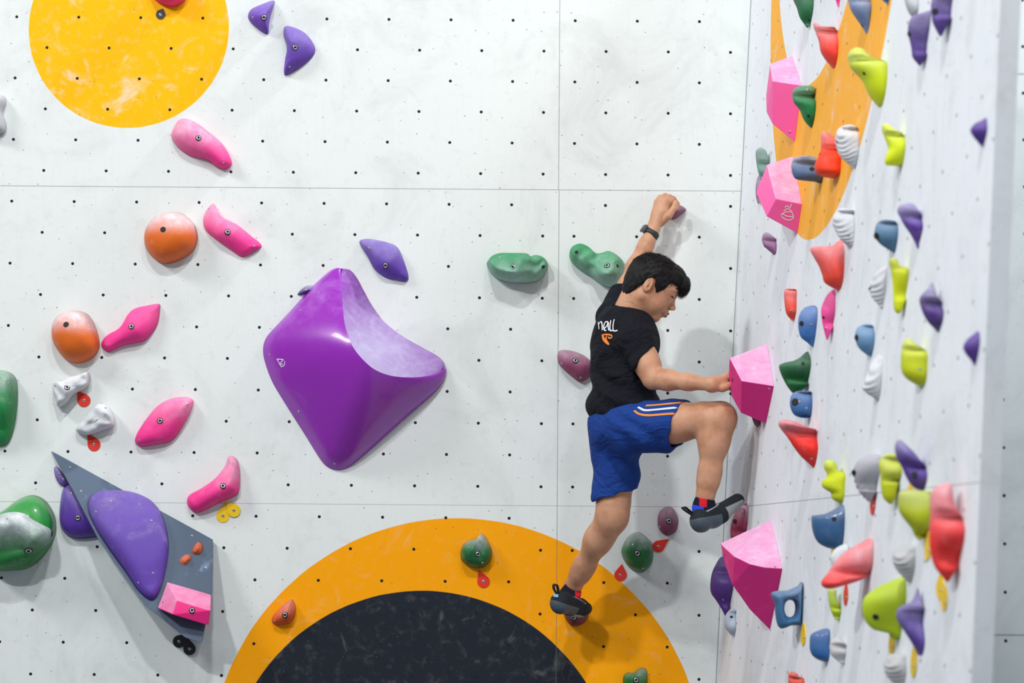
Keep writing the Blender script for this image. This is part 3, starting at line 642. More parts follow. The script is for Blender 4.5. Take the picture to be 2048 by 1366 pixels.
RH('lime yellow bird shaped hold right of the orange arch', 'yellow', A((1020, 920), (1035, 902), (1065, 902), (1110, 940), (1145, 962), (1180, 985), (1190, 1040), (1188, 1100), (1172, 1180), (1150, 1190), (1122, 1160), (1095, 1172), (1060, 1196), (1040, 1172), (1050, 1120), (1068, 1080), (1055, 1030), (1035, 990)), M_('lime', (214, 226, 16), .35, zlo=.35, chalkcol=(216, 220, 190)))
RH('small purple triangular hold near the outer edge, upper of two', 'purple', A((1655, 940), (1690, 892), (1730, 872), (1768, 850), (1778, 900), (1778, 960), (1762, 1015), (1735, 1050), (1705, 1020), (1675, 985)), M_('purple', (84, 52, 140), .15), e=1.6)
RH('purple hold with a chalky top right of a blue rounded hold', 'purple', B2((1090, 225), (1100, 185), (1130, 170), (1182, 172), (1210, 215), (1240, 270), (1252, 330), (1240, 385), (1225, 430), (1208, 466), (1180, 420), (1155, 360), (1120, 310), (1100, 270)), M_('purple', (98, 62, 156), .6, zlo=.4), bump=.006, bscale=22)
RH('slate blue rounded hold left of a chalky purple hold', 'blue', B2((918, 370), (928, 320), (950, 290), (985, 280), (1050, 290), (1080, 325), (1080, 400), (1068, 460), (1055, 496), (1010, 475), (960, 445), (930, 410)), M_('slate', (78, 118, 150), .25), holes=[(1753, 472, .007)])
RH('white ridged hold at the foot of the orange arch', 'white', B2((634, 300), (645, 240), (680, 205), (740, 200), (778, 240), (787, 300), (784, 380), (770, 464), (735, 445), (695, 415), (655, 365)), mrw, screws=[(1697, 470)], **RDG)
RH('white ridged hold left of the long lime yellow hold', 'white', B2((884, 745), (900, 690), (930, 640), (965, 605), (1000, 588), (1002, 650), (1000, 720), (990, 800), (978, 850), (962, 872), (930, 845), (900, 800)), mrw, holes=[(1740, 577, .004)], **RDG)
RH('long lime yellow carrot shaped hold below the blue rounded hold', 'yellow', B2((1018, 560), (1030, 545), (1068, 545), (1090, 590), (1110, 600), (1140, 596), (1155, 630), (1150, 690), (1135, 770), (1115, 850), (1098, 905), (1072, 912), (1052, 880), (1046, 780), (1042, 690), (1030, 620)), M_('lime', (208, 216, 6), .4, zlo=.55, chalkcol=(190, 190, 150)))
RH('purple hold with a deep chalky scoop', 'purple', B2((1224, 830), (1245, 785), (1285, 745), (1312, 703), (1328, 740), (1345, 800), (1372, 850), (1392, 905), (1388, 965), (1372, 1010), (1356, 1040), (1320, 1010), (1282, 970), (1245, 905)), M_('purple', (78, 50, 124), .65, zlo=.35), e=1.7)
RH('small purple triangular hold near the outer edge, lower of two', 'purple', B2((1524, 1145), (1550, 1095), (1590, 1060), (1628, 1034), (1640, 1075), (1638, 1140), (1625, 1210), (1605, 1264), (1575, 1230), (1540, 1190)), M_('purple', (86, 54, 142), .15), e=1.6)
RH('lime yellow square hold between a ridged and a small purple hold', 'yellow', B2((1100, 1200), (1112, 1130), (1135, 1095), (1165, 1094), (1205, 1130), (1240, 1155), (1282, 1190), (1282, 1260), (1278, 1350), (1262, 1400), (1240, 1410), (1190, 1390), (1140, 1360), (1105, 1310)), M_('lime', (196, 206, 14), .45, zlo=.4, chalkcol=(205, 206, 170)), screws=[(1840, 738)])
RH('slate blue rounded hold below the white ridged hold by the carrot shaped one', 'blue', B2((784, 1075), (795, 1025), (825, 998), (875, 988), (910, 1010), (922, 1060), (918, 1130), (905, 1180), (885, 1206), (850, 1185), (815, 1155), (793, 1115)), M_('slate', (98, 142, 180), .3), holes=[(1713, 675, .006)])
RH('white ridged hold under the lower slate blue rounded hold', 'white', C2((840, 400), (862, 330), (890, 250), (925, 195), (950, 172), (972, 190), (973, 270), (968, 360), (958, 440), (942, 487), (915, 470), (870, 440)), mrw, **RDG)
RH('red wavy hold on the white right wall below the arch', 'red', B2((474, 490), (490, 467), (530, 465), (585, 487), (620, 470), (655, 430), (690, 412), (712, 455), (715, 560), (710, 660), (700, 720), (682, 752), (640, 730), (590, 700), (568, 650), (530, 590), (495, 540)), M_('red', (246, 70, 50), .5, zlo=.2), screws=[(1646, 560)], bump=.007, bscale=16)
RH('small mauve hold below the middle pink block', 'maroon', B2((149, 415), (158, 375), (182, 363), (212, 378), (238, 405), (250, 440), (250, 480), (243, 510), (215, 495), (180, 470), (158, 445)), M_('mauve', (146, 96, 136), .4, zlo=.3), holes=[(1529, 493, .003)])
RH('small red block hold left of the blue oval hold', 'red', B2((303, 765), (320, 748), (350, 748), (386, 758), (387, 810), (386, 870), (383, 915), (362, 962), (335, 940), (318, 910), (306, 840)), M_('red', (240, 70, 44), .4), e=3.2, screws=[(1583, 622)])
RH('blue oval hold between a small red block and a pink lens hold', 'blue', B2((397, 980), (405, 930), (430, 885), (465, 865), (505, 861), (528, 880), (530, 950), (520, 1040), (510, 1100), (497, 1140), (455, 1110), (415, 1080), (400, 1030)), M_('blue', (52, 108, 176), .35), holes=[(1603, 647, .006)], screws=[(1622, 649)])
RH('pink lens shaped hold right of the blue oval hold', 'pink', B2((553, 900), (565, 850), (590, 795), (620, 760), (642, 747), (652, 770), (652, 850), (648, 930), (628, 1010), (612, 1060), (596, 1096), (578, 1050), (562, 980)), M_('pink', (240, 66, 150), .2), holes=[(1647, 635, .0035)], screws=[(1652, 657)], e=1.6)
RH('dark green fang shaped hold right of the pink block the hand touches', 'green', C2((266, 270), (275, 245), (320, 228), (370, 215), (410, 190), (440, 160), (462, 150), (478, 180), (486, 230), (480, 290), (462, 350), (435, 405), (400, 430), (368, 440), (330, 400), (290, 335)), M_('green', (18, 96, 46), .18), holes=[(1606, 727, .004)])
RH('blue ball hold with a finger pocket under the green fang hold', 'blue', C2((340, 510), (348, 460), (375, 430), (430, 419), (480, 426), (494, 460), (494, 530), (488, 580), (470, 600), (425, 603), (375, 590), (350, 555)), M_('blue', (50, 104, 160), .3), holes=[(1590, 804, .0085)], screws=[(1599, 803), (1613, 817)])
RH('red cone hold on the right wall below the blue ball hold', 'red', C2((264, 660), (272, 635), (300, 626), (350, 632), (410, 650), (470, 670), (516, 690), (528, 750), (534, 810), (525, 880), (505, 940), (470, 912), (420, 870), (370, 810), (320, 740), (280, 695)), M_('red', (240, 44, 34), .55, zlo=.5), screws=[(1623, 918)])
RH('lime yellow knobbly three lobed hold above the blue saddle hold', 'yellow', C2((574, 945), (578, 910), (605, 894), (645, 902), (662, 940), (672, 968), (705, 970), (720, 990), (718, 1060), (714, 1130), (700, 1178), (660, 1172), (628, 1150), (622, 1100), (590, 1098), (563, 1080), (560, 1045), (580, 1018), (600, 1008), (590, 980)), M_('lime', (206, 216, 24), .3, zlo=.6, chalkcol=(200, 215, 170)))
RH('grey ridged hold above the slim red tag, left of a lime hold', 'white', C2((775, 990), (785, 940), (815, 890), (870, 860), (950, 850), (962, 900), (955, 980), (935, 1060), (905, 1140), (885, 1176), (840, 1140), (795, 1080)), M_('grey', (172, 170, 178), .55, zlo=.7), holes=[(1708, 946, .006)], ridge=(.0011, 380, -.8, 1), nrow=80, nseg=40)
RH('lime yellow curled hold between a grey ridged and a purple hold', 'yellow', C2((947, 930), (960, 880), (1000, 852), (1040, 846), (1075, 865), (1100, 915), (1108, 970), (1096, 1015), (1075, 1030), (1066, 1080), (1055, 1150), (1035, 1192), (1005, 1180), (975, 1140), (962, 1060), (958, 990)), M_('lime', (190, 198, 10), .25))
RH('purple tongue shaped hold above the wide lime hold', 'purple', C2((1060, 810), (1072, 770), (1095, 760), (1135, 795), (1180, 835), (1230, 895), (1275, 960), (1280, 1020), (1265, 1070), (1242, 1095), (1205, 1088), (1175, 1068), (1140, 1015), (1105, 945), (1072, 880)), M_('purple', (88, 62, 146), .45, zlo=.5), holes=[(1829, 949, .006)])
RH('wide lime yellow chalky hold beside the largest red hold', 'yellow', D2((1058, 150), (1065, 100), (1110, 78), (1190, 92), (1270, 72), (1290, 110), (1292, 210), (1280, 310), (1255, 375), (1216, 406), (1185, 380), (1155, 330), (1105, 280), (1070, 220)), M_('lime', (176, 186, 18), .55, zlo=.45, chalkcol=(205, 210, 170)), bump=.008, bscale=20)
RH('largest red hold, near the outer edge of the right wall', 'red', D2((1282, 200), (1285, 100), (1320, 50), (1370, 30), (1405, 28), (1418, 100), (1440, 190), (1480, 240), (1515, 310), (1512, 400), (1485, 500), (1450, 600), (1425, 670), (1408, 692), (1370, 650), (1325, 590), (1302, 530), (1290, 420)), M_('red', (236, 48, 44), .62, zlo=.35), bump=.008, bscale=10)
RH('blue saddle shaped hold above a yellow tag', 'blue', D2((480, 290), (484, 246), (520, 243), (570, 235), (610, 216), (650, 190), (690, 163), (706, 200), (706, 300), (698, 400), (680, 466), (620, 468), (570, 455), (520, 425), (490, 360)), M_('blue', (46, 90, 134), .35, zlo=.5, gloss=.3), holes=[(1668, 1038, .005)])
RH('small white hold half hidden behind the red cone pointing left', 'white', [(1661, 1120), (1666, 1105), (1678, 1094), (1694, 1090), (1694, 1120), (1690, 1140), (1670, 1140)], M_('white', (216, 218, 220), .3), edge=1702)
RH('red cone hold pointing down left below the blue saddle hold', 'red', D2((549, 705), (562, 680), (590, 640), (640, 565), (700, 500), (790, 440), (880, 393), (900, 430), (900, 520), (892, 590), (870, 635), (835, 662), (780, 690), (700, 718), (640, 740), (590, 748), (555, 732)), M_('red', (238, 44, 34), .6, zlo=-.1, zhi=.8))
RH('small lime yellow crescent hold under the red cone hold', 'yellow', D2((594, 745), (620, 738), (645, 742), (650, 800), (668, 850), (682, 875), (675, 910), (652, 946), (625, 915), (605, 860), (595, 800)), M_('lime', (184, 206, 20), .25))
RH('grey ridged hold above the big lime duck shaped hold', 'white', D2((1034, 545), (1045, 490), (1080, 455), (1130, 440), (1178, 438), (1182, 500), (1178, 580), (1165, 650), (1148, 690), (1105, 660), (1060, 610), (1040, 575)), M_('grey', (184, 184, 182), .4), **RDG)
RH('big lime yellow duck shaped hold above a yellow tag', 'yellow', D2((822, 870), (835, 810), (880, 765), (950, 715), (1030, 680), (1105, 655), (1120, 720), (1120, 800), (1105, 900), (1090, 980), (1080, 1050), (1050, 1078), (1012, 1060), (995, 1025), (940, 1028), (880, 1005), (835, 945)), M_('lime', (182, 204, 26), .28, zlo=.4, chalkcol=(200, 210, 150)), holes=[(1751, 1234, .006)])
RH('purple fin shaped hold touching the big lime duck shaped hold', 'purple', D2((1050, 915), (1062, 870), (1110, 845), (1150, 825), (1178, 775), (1196, 725), (1212, 780), (1222, 870), (1235, 970), (1246, 1080), (1238, 1150), (1220, 1182), (1185, 1140), (1145, 1080), (1095, 1010), (1065, 965)), M_('purple', (82, 58, 142), .45, zlo=.2), e=1.7)
RH('grey ridged hold cut off by the bottom edge under a yellow tag', 'white', D2((970, 1240), (990, 1200), (1030, 1175), (1110, 1165), (1120, 1220), (1118, 1310), (1100, 1390), (1060, 1390), (1010, 1340), (980, 1290)), M_('grey', (186, 186, 184), .4), **RDG)
RH('blue twisted hold touching a white faceted hold at the bottom', 'blue', D2((468, 1120), (475, 1050), (520, 1020), (580, 998), (606, 1015), (606, 1100), (600, 1200), (572, 1222), (530, 1215), (490, 1190), (472, 1155)), M_('blue', (36, 92, 152), .2, gloss=.3), e=1.8)
RH('white faceted hold right of the blue twisted hold', 'white', D2((604, 1110), (625, 1080), (662, 1058), (700, 1100), (716, 1150), (706, 1200), (688, 1238), (650, 1215), (615, 1185), (604, 1150)), M_('white', (196, 194, 192), .4), e=1.4, edge=1694)
RH('red hold cut off by the bottom edge of the right wall', 'red', D2((324, 1340), (330, 1305), (355, 1294), (385, 1305), (400, 1325), (430, 1332), (434, 1380), (420, 1420), (360, 1430), (330, 1400)), M_('red', (226, 70, 40), .25))
RH('maroon hold under the pink block the hand touches', 'maroon', [(1503, 830), (1512, 822), (1523, 830), (1522, 842), (1516, 855), (1508, 848)], M_('maroon', (122, 70, 100), .3), nrow=14)
RH('long purple hold behind the lowest pink block', 'purple', E2((187, 915), (195, 860), (212, 820), (240, 780), (270, 800), (292, 860), (296, 900), (290, 950), (278, 1000), (262, 1056), (238, 1020), (215, 985), (192, 955)), M_('purple', (84, 46, 132), .15, rough=.4), screws=[(1446, 1200)])
RH('small pale blue hold in the corner below the purple one', 'blue', E2((254, 1090), (258, 1055), (280, 1025), (300, 1022), (309, 1070), (308, 1115), (296, 1149), (270, 1128), (257, 1108)), M_('paleblue', (170, 182, 196), .3), holes=[(1463, 1234, .004)])
rt_hold = RH('tall maroon hold in the corner under the raised climbing shoe', 'maroon', E2((281, 670), (284, 630), (300, 580), (318, 540), (335, 523), (352, 526), (364, 550), (364, 600), (358, 650), (345, 680), (310, 698), (286, 697)), M_('maroon', (168, 56, 88), .6, zlo=.3), holes=[(1470, 1043, .0065)], screws=[(1485, 1022)])

# pink blocks
def RB(label, pts, mats, bolts=(), screws=(), holes=(), bevel=.002):
    P3 = [(RW(p[0], p[1]) if p[2] == p[0] else RP(*p)) if len(p) == 3 else None for p in pts]
    for i, p in enumerate(pts):                # corners that lie in the plane of three others
        if len(p) > 3:
            a, b_, c_ = (P3[k] for k in p[2:5]); P3[i] = hitplane(p[0], p[1], a, (b_-a).cross(c_-a).normalized())
    o = hull('climbing_hold', P3, mats, bevel=bevel)
    hold(o, label, GR['pink']); bv = fit(o, bolts, screws, holes); return o, bv
mb = [M_('pink', (226, 44, 132), .28, zlo=1.0, zhi=3), M_('pink', (238, 104, 176), .85, zlo=-1.2, zhi=1.5, chalkcol=(232, 210, 232))]
mb2 = [M_('pink', (250, 96, 168), .14), mb[1]]
b1, bb1 = RB('pink block hold the right hand touches', [(1459, 716, 4, 2, 1), (1535, 687, 1535), (1548, 772, 1548), (1532, 847, 1532), (1483, 766, 1546), (1482, 826, 4, 2, 3), (1463, 797, 1528), (1457, 765, 1526), (1518, 775, 1518)], mb, holes=[(1465, 760, .005)], screws=[(1538, 778)])
b2, bb2 = RB('pink block hold with a white scribble beside the orange arch', [(1534, 329, 6, 2, 1), (1587, 312, 1587), (1604, 408, 1604), (1595, 467, 1595), (1512, 390, 1582), (1533, 433, 6, 2, 3), (1552, 401, 1602), (1575, 380, 1575)], mb2, holes=[(1532, 387, .005)])
b3, bb3 = RB('pink block hold at the top left of the orange arch', [(1540, 128, 4, 2, 1), (1584, 111, 1584), (1604, 171, 1604), (1590, 284, 1590), (1545, 166, 1600), (1532, 195, 1582), (1533, 228, 1584), (1545, 248, 4, 2, 3), (1570, 190, 1570)], mb2, screws=[(1580, 264)])
b4, bb4 = RB('largest pink block hold low in the corner with a chalky top', [(1441, 1092, 1532), (1443, 1098, 1534), (1541, 1040, 1541), (1553, 1085, 1553), (1565, 1137, 1565), (1540, 1260, 1540), (1468, 1118, 1556), (1500, 1132, 1562), (1530, 1137, 1564), (1465, 1175, 1545), (1500, 1222, 1541), (1450, 1135, 1538), (1520, 1140, 1520)], mb, holes=[(1448, 1112, .004)], screws=[(1550, 1134)])
# white scribble on the middle block
sq = ribbon('scribble', [[(1562, 430), (1567, 426), (1575, 423), (1582, 424)], [(1563, 432), (1570, 438), (1580, 440), (1587, 436)], [(1566, 428), (1574, 432), (1584, 433), (1587, 429)], [(1568, 422), (1575, 417), (1581, 420), (1586, 429), (1587, 437)], [(1570, 415), (1574, 411), (1578, 415)], [(1580, 416), (1583, 408)]], .0022, mwt, b2, bb2)
if sq: sq['label'] = 'white scribbled drawing'

# blue pinch with a round window
def window_hold():
    outer = catmull(D2((210, 770), (225, 752), (262, 745), (320, 742), (380, 715), (430, 692), (456, 692), (458, 760), (456, 840), (452, 900), (442, 970), (400, 978), (340, 980), (290, 1000), (262, 990), (248, 950), (240, 890), (235, 830)), 4)
    hc = Vector((1580, 1217)); lim = 1612; yc = 1207; Wp = RW(lim, yc); n = len(outer); vs = []; fs = []; NS = 14
    c0 = RW(lim-9, yc)
    def pl(px, py):                              # section plane standing off the wall
        f = lim-9-.047*(py-yc); return RP(min(px, f), py, f) if px < f else RW(f, py)+RN*(-(px-f)*.0)-RN*0+ddir*0
    def pl2(px, py): 
        return hitplane(px, py, c0, ddir)
    for o in outer:
        d = (o-hc).normalized(); inn = hc+Vector((d.x*12.5, d.y*17)); a = pl2(o.x, o.y); b = pl2(inn.x, inn.y)
        k_ = (a-c0).dot(RN)
        if k_ < .002: a = a+RN*(.002-k_)
        m_ = (a+b)/2; r_ = (a-b)/2
        for j in range(NS):
            t = 2*math.pi*j/NS; th = .034 if math.cos(t) > 0 else .030
            q = m_+r_*math.cos(t)+ddir*(.034*math.sin(t)); kk = (q-c0).dot(RN); vs.append(q+RN*max(0, .0005-kk))
    for i in range(n):
        for j in range(NS):
            fs.append((i*NS+j, ((i+1) % n)*NS+j, ((i+1) % n)*NS+(j+1) % NS, i*NS+(j+1) % NS))
    bm = bmesh.new(); bv = [bm.verts.new(v) for v in vs]
    for f in fs: bm.faces.new([bv[i] for i in f])
    bmesh.ops.recalc_face_normals(bm, faces=bm.faces); bm.verts.index_update(); fs = [[v.index for v in f.verts] for f in bm.faces]; bm.free()
    o = link('climbing_hold', vs, fs, M_('slate', (54, 102, 144), .4, zlo=.4), origin=c0)
    hold(o, 'blue hold with a round window through it, beside the lowest pink block', GR['blue']); fit(o, screws=[(1607, 1216), (1593, 1198)], r=.0068)
window_hold()

# slim tags on the right wall
def rtag(x, y0, y1, wpx, mat, label, grp):
    yc = (y0+y1)/2; c = RW(x, yc); sx = (proj(c+ddir*.05)[0]-x)/.05; hw = wpx/2/sx
    ht = (RW(x, y0)-RW(x, y1)).length/2; vs = []; n = 18
    for h in (.0003, .0025):
        for k in range(n):
            a = 2*math.pi*k/n; z = math.cos(a); w = math.sin(a)*(1-.45*max(0, z)); vs.append(c+RN*h+ddir*(hw*w)+cdir*(ht*z))
    fs = [tuple(range(n)), tuple(reversed(range(n, 2*n)))]+[(i, n+i, n+(i+1) % n, (i+1) % n) for i in range(n)]
    o = link('route_tag', vs, fs, mat, smooth=False); tag(o, label, 'route tag', grp); bolt(o, bvh_of(o), x, yc+(y1-yc)*.3, .007, 'screw')
YT = 'yellow route tags on the right wall'; RTG = 'red route tags on the right wall'
rtag(1747, 980, 1030, 10, mtr, 'slim red tag below the grey ridged hold by the curled lime hold', RTG)
rtag(1693, 1166, 1211, 8, mtr, 'slim red tag below the red cone pointing left', RTG)
rtag(1668, 1088, 1116, 8, mty, 'yellow tag tip just below the blue saddle hold', YT)
rtag(1608, 1246, 1291, 9, mty, 'slim yellow tag below the blue hold with a window', YT)
rtag(1857, 1062, 1121, 12, mty, 'yellow tag between the wide lime hold and the largest red hold', YT)
rtag(1882, 1148, 1198, 16, mty, 'broad yellow tag under the largest red hold, left of two', YT)
rtag(1890, 1172, 1222, 12, mty, 'yellow tag under the largest red hold, lower right of two', YT)
rtag(1785, 1262, 1311, 11, mty, 'yellow tag hanging below the big lime duck shaped hold', YT)
rtag(1829, 1290, 1355, 12, mty, 'long yellow tag below the purple fin shaped hold', YT)
rtag(1823, 962, 992, 10, mty, 'yellow tag tip between the purple tongue hold and the wide lime hold', YT)

# ------------------------------------------------------------ the climber
class Field:                                   # signed distance field on a grid, meshed by surface nets
    def __init__(s, lo, hi, h, M=None):
        s.h = h; s.lo = np.array(lo, float); s.n = np.maximum(4, np.ceil((np.array(hi)-s.lo)/h).astype(int)+1)
        s.d = np.full(s.n, 1.0, np.float32); s.M = M
    def sub(s, lo, hi):
        a = np.clip(np.floor((lo-s.lo)/s.h).astype(int), 0, s.n-1); b = np.clip(np.ceil((hi-s.lo)/s.h).astype(int)+1, 1, s.n)
        if (b <= a).any(): return None
        g = np.meshgrid(*[s.lo[i]+s.h*np.arange(a[i], b[i]) for i in range(3)], indexing='ij')
        return (slice(a[0], b[0]), slice(a[1], b[1]), slice(a[2], b[2])), np.stack(g, -1).astype(np.float32)
    def comb(s, lo, hi, f, k, mode='u'):
        m = max(k, 0)+4*s.h+.004; r = s.sub(np.array(lo)-m, np.array(hi)+m)
        if r is None: return
        sl, P = r; e = f(P); d = s.d[sl]
        if mode == 'u':
            if k > 0: t = np.clip(.5+.5*(d-e)/k, 0, 1); s.d[sl] = d*(1-t)+e*t-k*t*(1-t)
            else: s.d[sl] = np.minimum(d, e)
        elif mode == 's':
            e = -e
            if k > 0: t = np.clip(.5-.5*(d-e)/k, 0, 1); s.d[sl] = d*(1-t)+e*t+k*t*(1-t)
            else: s.d[sl] = np.maximum(d, e)
    def cap(s, a, b, ra, rb, k=0.0, mode='u'):
        a = np.array(a, float); b = np.array(b, float); ab = b-a; L2 = max(ab.dot(ab), 1e-12); r = max(ra, rb)
        def f(P):
            t = np.clip(((P-a)@ab)/L2, 0, 1); return np.linalg.norm(P-a-t[..., None]*ab, axis=-1)-(ra+(rb-ra)*t)
        s.comb(np.minimum(a, b)-r, np.maximum(a, b)+r, f, k, mode)
    def ell(s, c, r, k=0.0, mode='u', R=None):
        c = np.array(c, float); r = np.array(r, float); rm = r.max(); R = np.eye(3) if R is None else np.array(R)
        def f(P):
            q = (P-c)@R.T; k0 = np.linalg.norm(q/r, axis=-1); k1 = np.linalg.norm(q/(r*r), axis=-1)+1e-9; return k0*(k0-1)/k1
        s.comb(c-rm, c+rm, f, k, mode)
    def chain(s, pts, k=.01):
        for (a, ra), (b, rb) in zip(pts[:-1], pts[1:]): s.cap(a, b, ra, rb, k)
    def grid(s):
        g = np.meshgrid(*[s.lo[i]+s.h*np.arange(s.n[i]) for i in range(3)], indexing='ij'); return np.stack(g, -1).astype(np.float32)
    def mesh(s, smooth=2):
        d = s.d; ins = d < 0; nx, ny, nz = d.shape
        cs = [(i, j, k) for i in (0, 1) for j in (0, 1) for k in (0, 1)]
        S = lambda A_, c: A_[c[0]:nx-1+c[0], c[1]:ny-1+c[1], c[2]:nz-1+c[2]]
        cnt = sum(S(ins, c).astype(np.int8) for c in cs); act = (cnt > 0) & (cnt < 8)
        idx = np.full(act.shape, -1, np.int64); q = np.argwhere(act); idx[act] = np.arange(len(q))
        acc = np.zeros((len(q), 3)); num = np.zeros(len(q))
        for a in range(8):
            for b in range(a+1, 8):
                ca, cb = np.array(cs[a]), np.array(cs[b])
                if np.abs(ca-cb).sum() != 1: continue
                pa, pb = q+ca, q+cb; da = d[pa[:, 0], pa[:, 1], pa[:, 2]]; db = d[pb[:, 0], pb[:, 1], pb[:, 2]]
                x = (da < 0) != (db < 0); t = np.where(x, da/np.where(x, da-db, 1), 0)
                acc[x] += (ca+(cb-ca)*t[:, None])[x]; num[x] += 1
        V = s.lo+(q+acc/num[:, None])*s.h; F = []
        for ax in range(3):
            o1, o2 = [a for a in range(3) if a != ax]
            sl0 = [slice(None)]*3; sl1 = [slice(None)]*3; sl0[ax] = slice(0, -1); sl1[ax] = slice(1, None)
            e0 = ins[tuple(sl0)]; e1 = ins[tuple(sl1)]; ch = np.argwhere(e0 != e1); sgn_ = e0[ch[:, 0], ch[:, 1], ch[:, 2]]
            ok = (ch[:, o1] > 0) & (ch[:, o2] > 0) & (ch[:, o1] < d.shape[o1]-1) & (ch[:, o2] < d.shape[o2]-1); ch = ch[ok]; sgn_ = sgn_[ok]
            def g(a, b):
                c = ch.copy(); c[:, o1] -= a; c[:, o2] -= b; return idx[c[:, 0], c[:, 1], c[:, 2]]
            quad = np.stack([g(1, 1), g(0, 1), g(0, 0), g(1, 0)], 1); good = (quad >= 0).all(1); quad = quad[good]; sg = sgn_[good]
            flip = sg if ax != 1 else ~sg
            quad[~flip] = quad[~flip][:, ::-1]; F.append(quad)
        F = np.concatenate(F)
        for _ in range(smooth):                # light Laplacian smoothing
            A2 = np.zeros_like(V); c2 = np.zeros(len(V))
            for a, b in ((0, 1), (1, 2), (2, 3), (3, 0)):
                np.add.at(A2, F[:, a], V[F[:, b]]); np.add.at(A2, F[:, b], V[F[:, a]]); np.add.at(c2, F[:, a], 1); np.add.at(c2, F[:, b], 1)
            V = V*.45+.55*A2/np.maximum(c2, 1)[:, None]
        if s.M is not None: V = V@np.array(s.M.to_3x3()).T+np.array(s.M.translation)
        return V, F
def npmesh(name, V, F, mats, parent, midx=None, recalc=False):
    org = np.array(WL[parent]); me = bpy.data.meshes.new(name)
    me.vertices.add(len(V)); me.vertices.foreach_set('co', (V-org).astype(np.float32).ravel())
    me.loops.add(F.size); me.loops.foreach_set('vertex_index', F.ravel().astype(np.int32))
    me.polygons.add(len(F)); me.polygons.foreach_set('loop_start', np.arange(0, F.size, 4, dtype=np.int32)); 
    me.polygons.foreach_set('loop_total', np.full(len(F), 4, np.int32))
    for mm_ in (mats if isinstance(mats, (list, tuple)) else [mats]): me.materials.append(mm_)
    if midx is not None: me.polygons.foreach_set('material_index', midx.astype(np.int32))
    me.polygons.foreach_set('use_smooth', np.ones(len(F), bool)); me.update(calc_edges=True); me.validate()
    o = bpy.data.objects.new(name, me); COL.objects.link(o); o.parent = parent; WL[o] = Vector(org); return o
def join(parts):
    V = []; F = []; n = 0
    for v, f in parts: V.append(v); F.append(f+n); n += len(v)
    return np.concatenate(V), np.concatenate(F)
A3 = lambda v: np.array(v, float)

root = bpy.data.objects.new('person', None); COL.objects.link(root); root.location = U(1240, 860, -.33); WL[root] = root.location.copy()
tag(root, 'person in a black t-shirt and blue striped shorts climbing into the corner', 'person')

# joints: pixel and depth in front of the back wall
toeR = RP(1484, 1004, 1497); yt = toeR.y
neckB = A3(U(1256, 630, -.33)); chest = A3(U(1249, 690, -.33)); belly = A3(U(1247, 765, -.34)); pelv = A3(U(1246, 845, -.34))
shR = A3(U(1275, 681, -.43)); shL = A3(U(1226, 636, -.21))
elR = A3(U(1306, 757, -.47)); wrR = A3(U(1424, 769, -.585))
elL = A3(U(1256, 574, -.13)); wrL = A3(U(1305, 461, -.095))
hipR = A3(U(1272, 852, -.40)); knR = A3(U(1441, 836, -.53)); anR = A3(U(1411, 990, yt-.10))
hipL = A3(U(1235, 880, -.30)); knL = A3(U(1225, 1034, -.30)); anL = A3(U(1147, 1170, -.14))
SKIN = (206, 158, 128)
def skin_mat():
    m, t, b = nt('skin', .5, .4); n = N(t); tc = n.new('ShaderNodeTexCoord')
    f = n.noise(tc.outputs['Object'], 22, 4, .6); g = n.noise(tc.outputs['Object'], 600, 3)
    c = n.mix(n.ramp(f, .35, .7), lin((202, 151, 119)), lin((184, 130, 98)))
    t.links.new(c, b.inputs['Base Color']); b.inputs['Subsurface Weight'].default_value = .12; b.inputs['Subsurface Radius'].default_value = (.012, .005, .003)
    b.inputs['Subsurface Scale'].default_value = .4; n.bump(g, .2, .0006, b); return m
M_SKIN = skin_mat(); M_LIP = flat_mat('lip_skin', (158, 84, 78), .45); M_BROW = flat_mat('brow_hair', (38, 26, 24), .7)
M_LASH = flat_mat('lash_hair', (26, 18, 18), .6)

# legs, arms
def limbs():
    parts = []
    lo = np.minimum.reduce([hipR, knR, anR, hipL, knL, anL])-.09; hi = np.maximum.reduce([hipR, knR, anR, hipL, knL, anL])+.09
    def leg(hip, kn, an, back, up):
        f = Field(np.minimum.reduce([hip, kn, an])-.10, np.maximum.reduce([hip, kn, an])+.10, .0026)
        th = kn-hip; f.cap(hip, hip+th*.5, .066, .053, .01); f.cap(hip+th*.45, kn-th*.12, .055, .043, .02); f.cap(kn-th*.16, kn, .0425, .0365, .025)
        sh = an-kn; f.cap(kn, kn+sh*.18, .0365, .034, .02); cf = back*.006
        f.cap(kn+sh*.05+cf*.5, kn+sh*.34+cf, .0335, .0350, .03); f.cap(kn+sh*.34+cf, kn+sh*.80, .0350, .0255, .03); f.cap(kn+sh*.72, an, .0270, .0240, .03)
        kc = kn-back*.008; f.ell(kc, (.029, .029, .034), .025)
        f.cap(an, an+sh/np.linalg.norm(sh)*.02, .0245, .024, .01)
        return f.mesh()
    bkR = A3(RT)*-.85+A3(UP)*-.2; bkL = A3(RT)*-.6+A3((0, -.7, 0))
    parts.append(leg(hipR, knR, anR, bkR, None)); parts.append(leg(hipL, knL, anL, bkL, None))
    # torso core under the clothes
    f = Field(np.minimum(pelv, neckB)-.13, np.maximum(pelv, neckB)+.13, .006)
    f.cap(pelv, belly, .06, .055, .02); f.cap(belly, chest, .055, .055, .02); f.cap(shR, shL, .035, .035, .03); parts.append(f.mesh())
    return parts
def hand_fingers(f, specs, k=.0035):
    for ch in specs: f.chain([(A3(p), r) for p, r in ch], k)
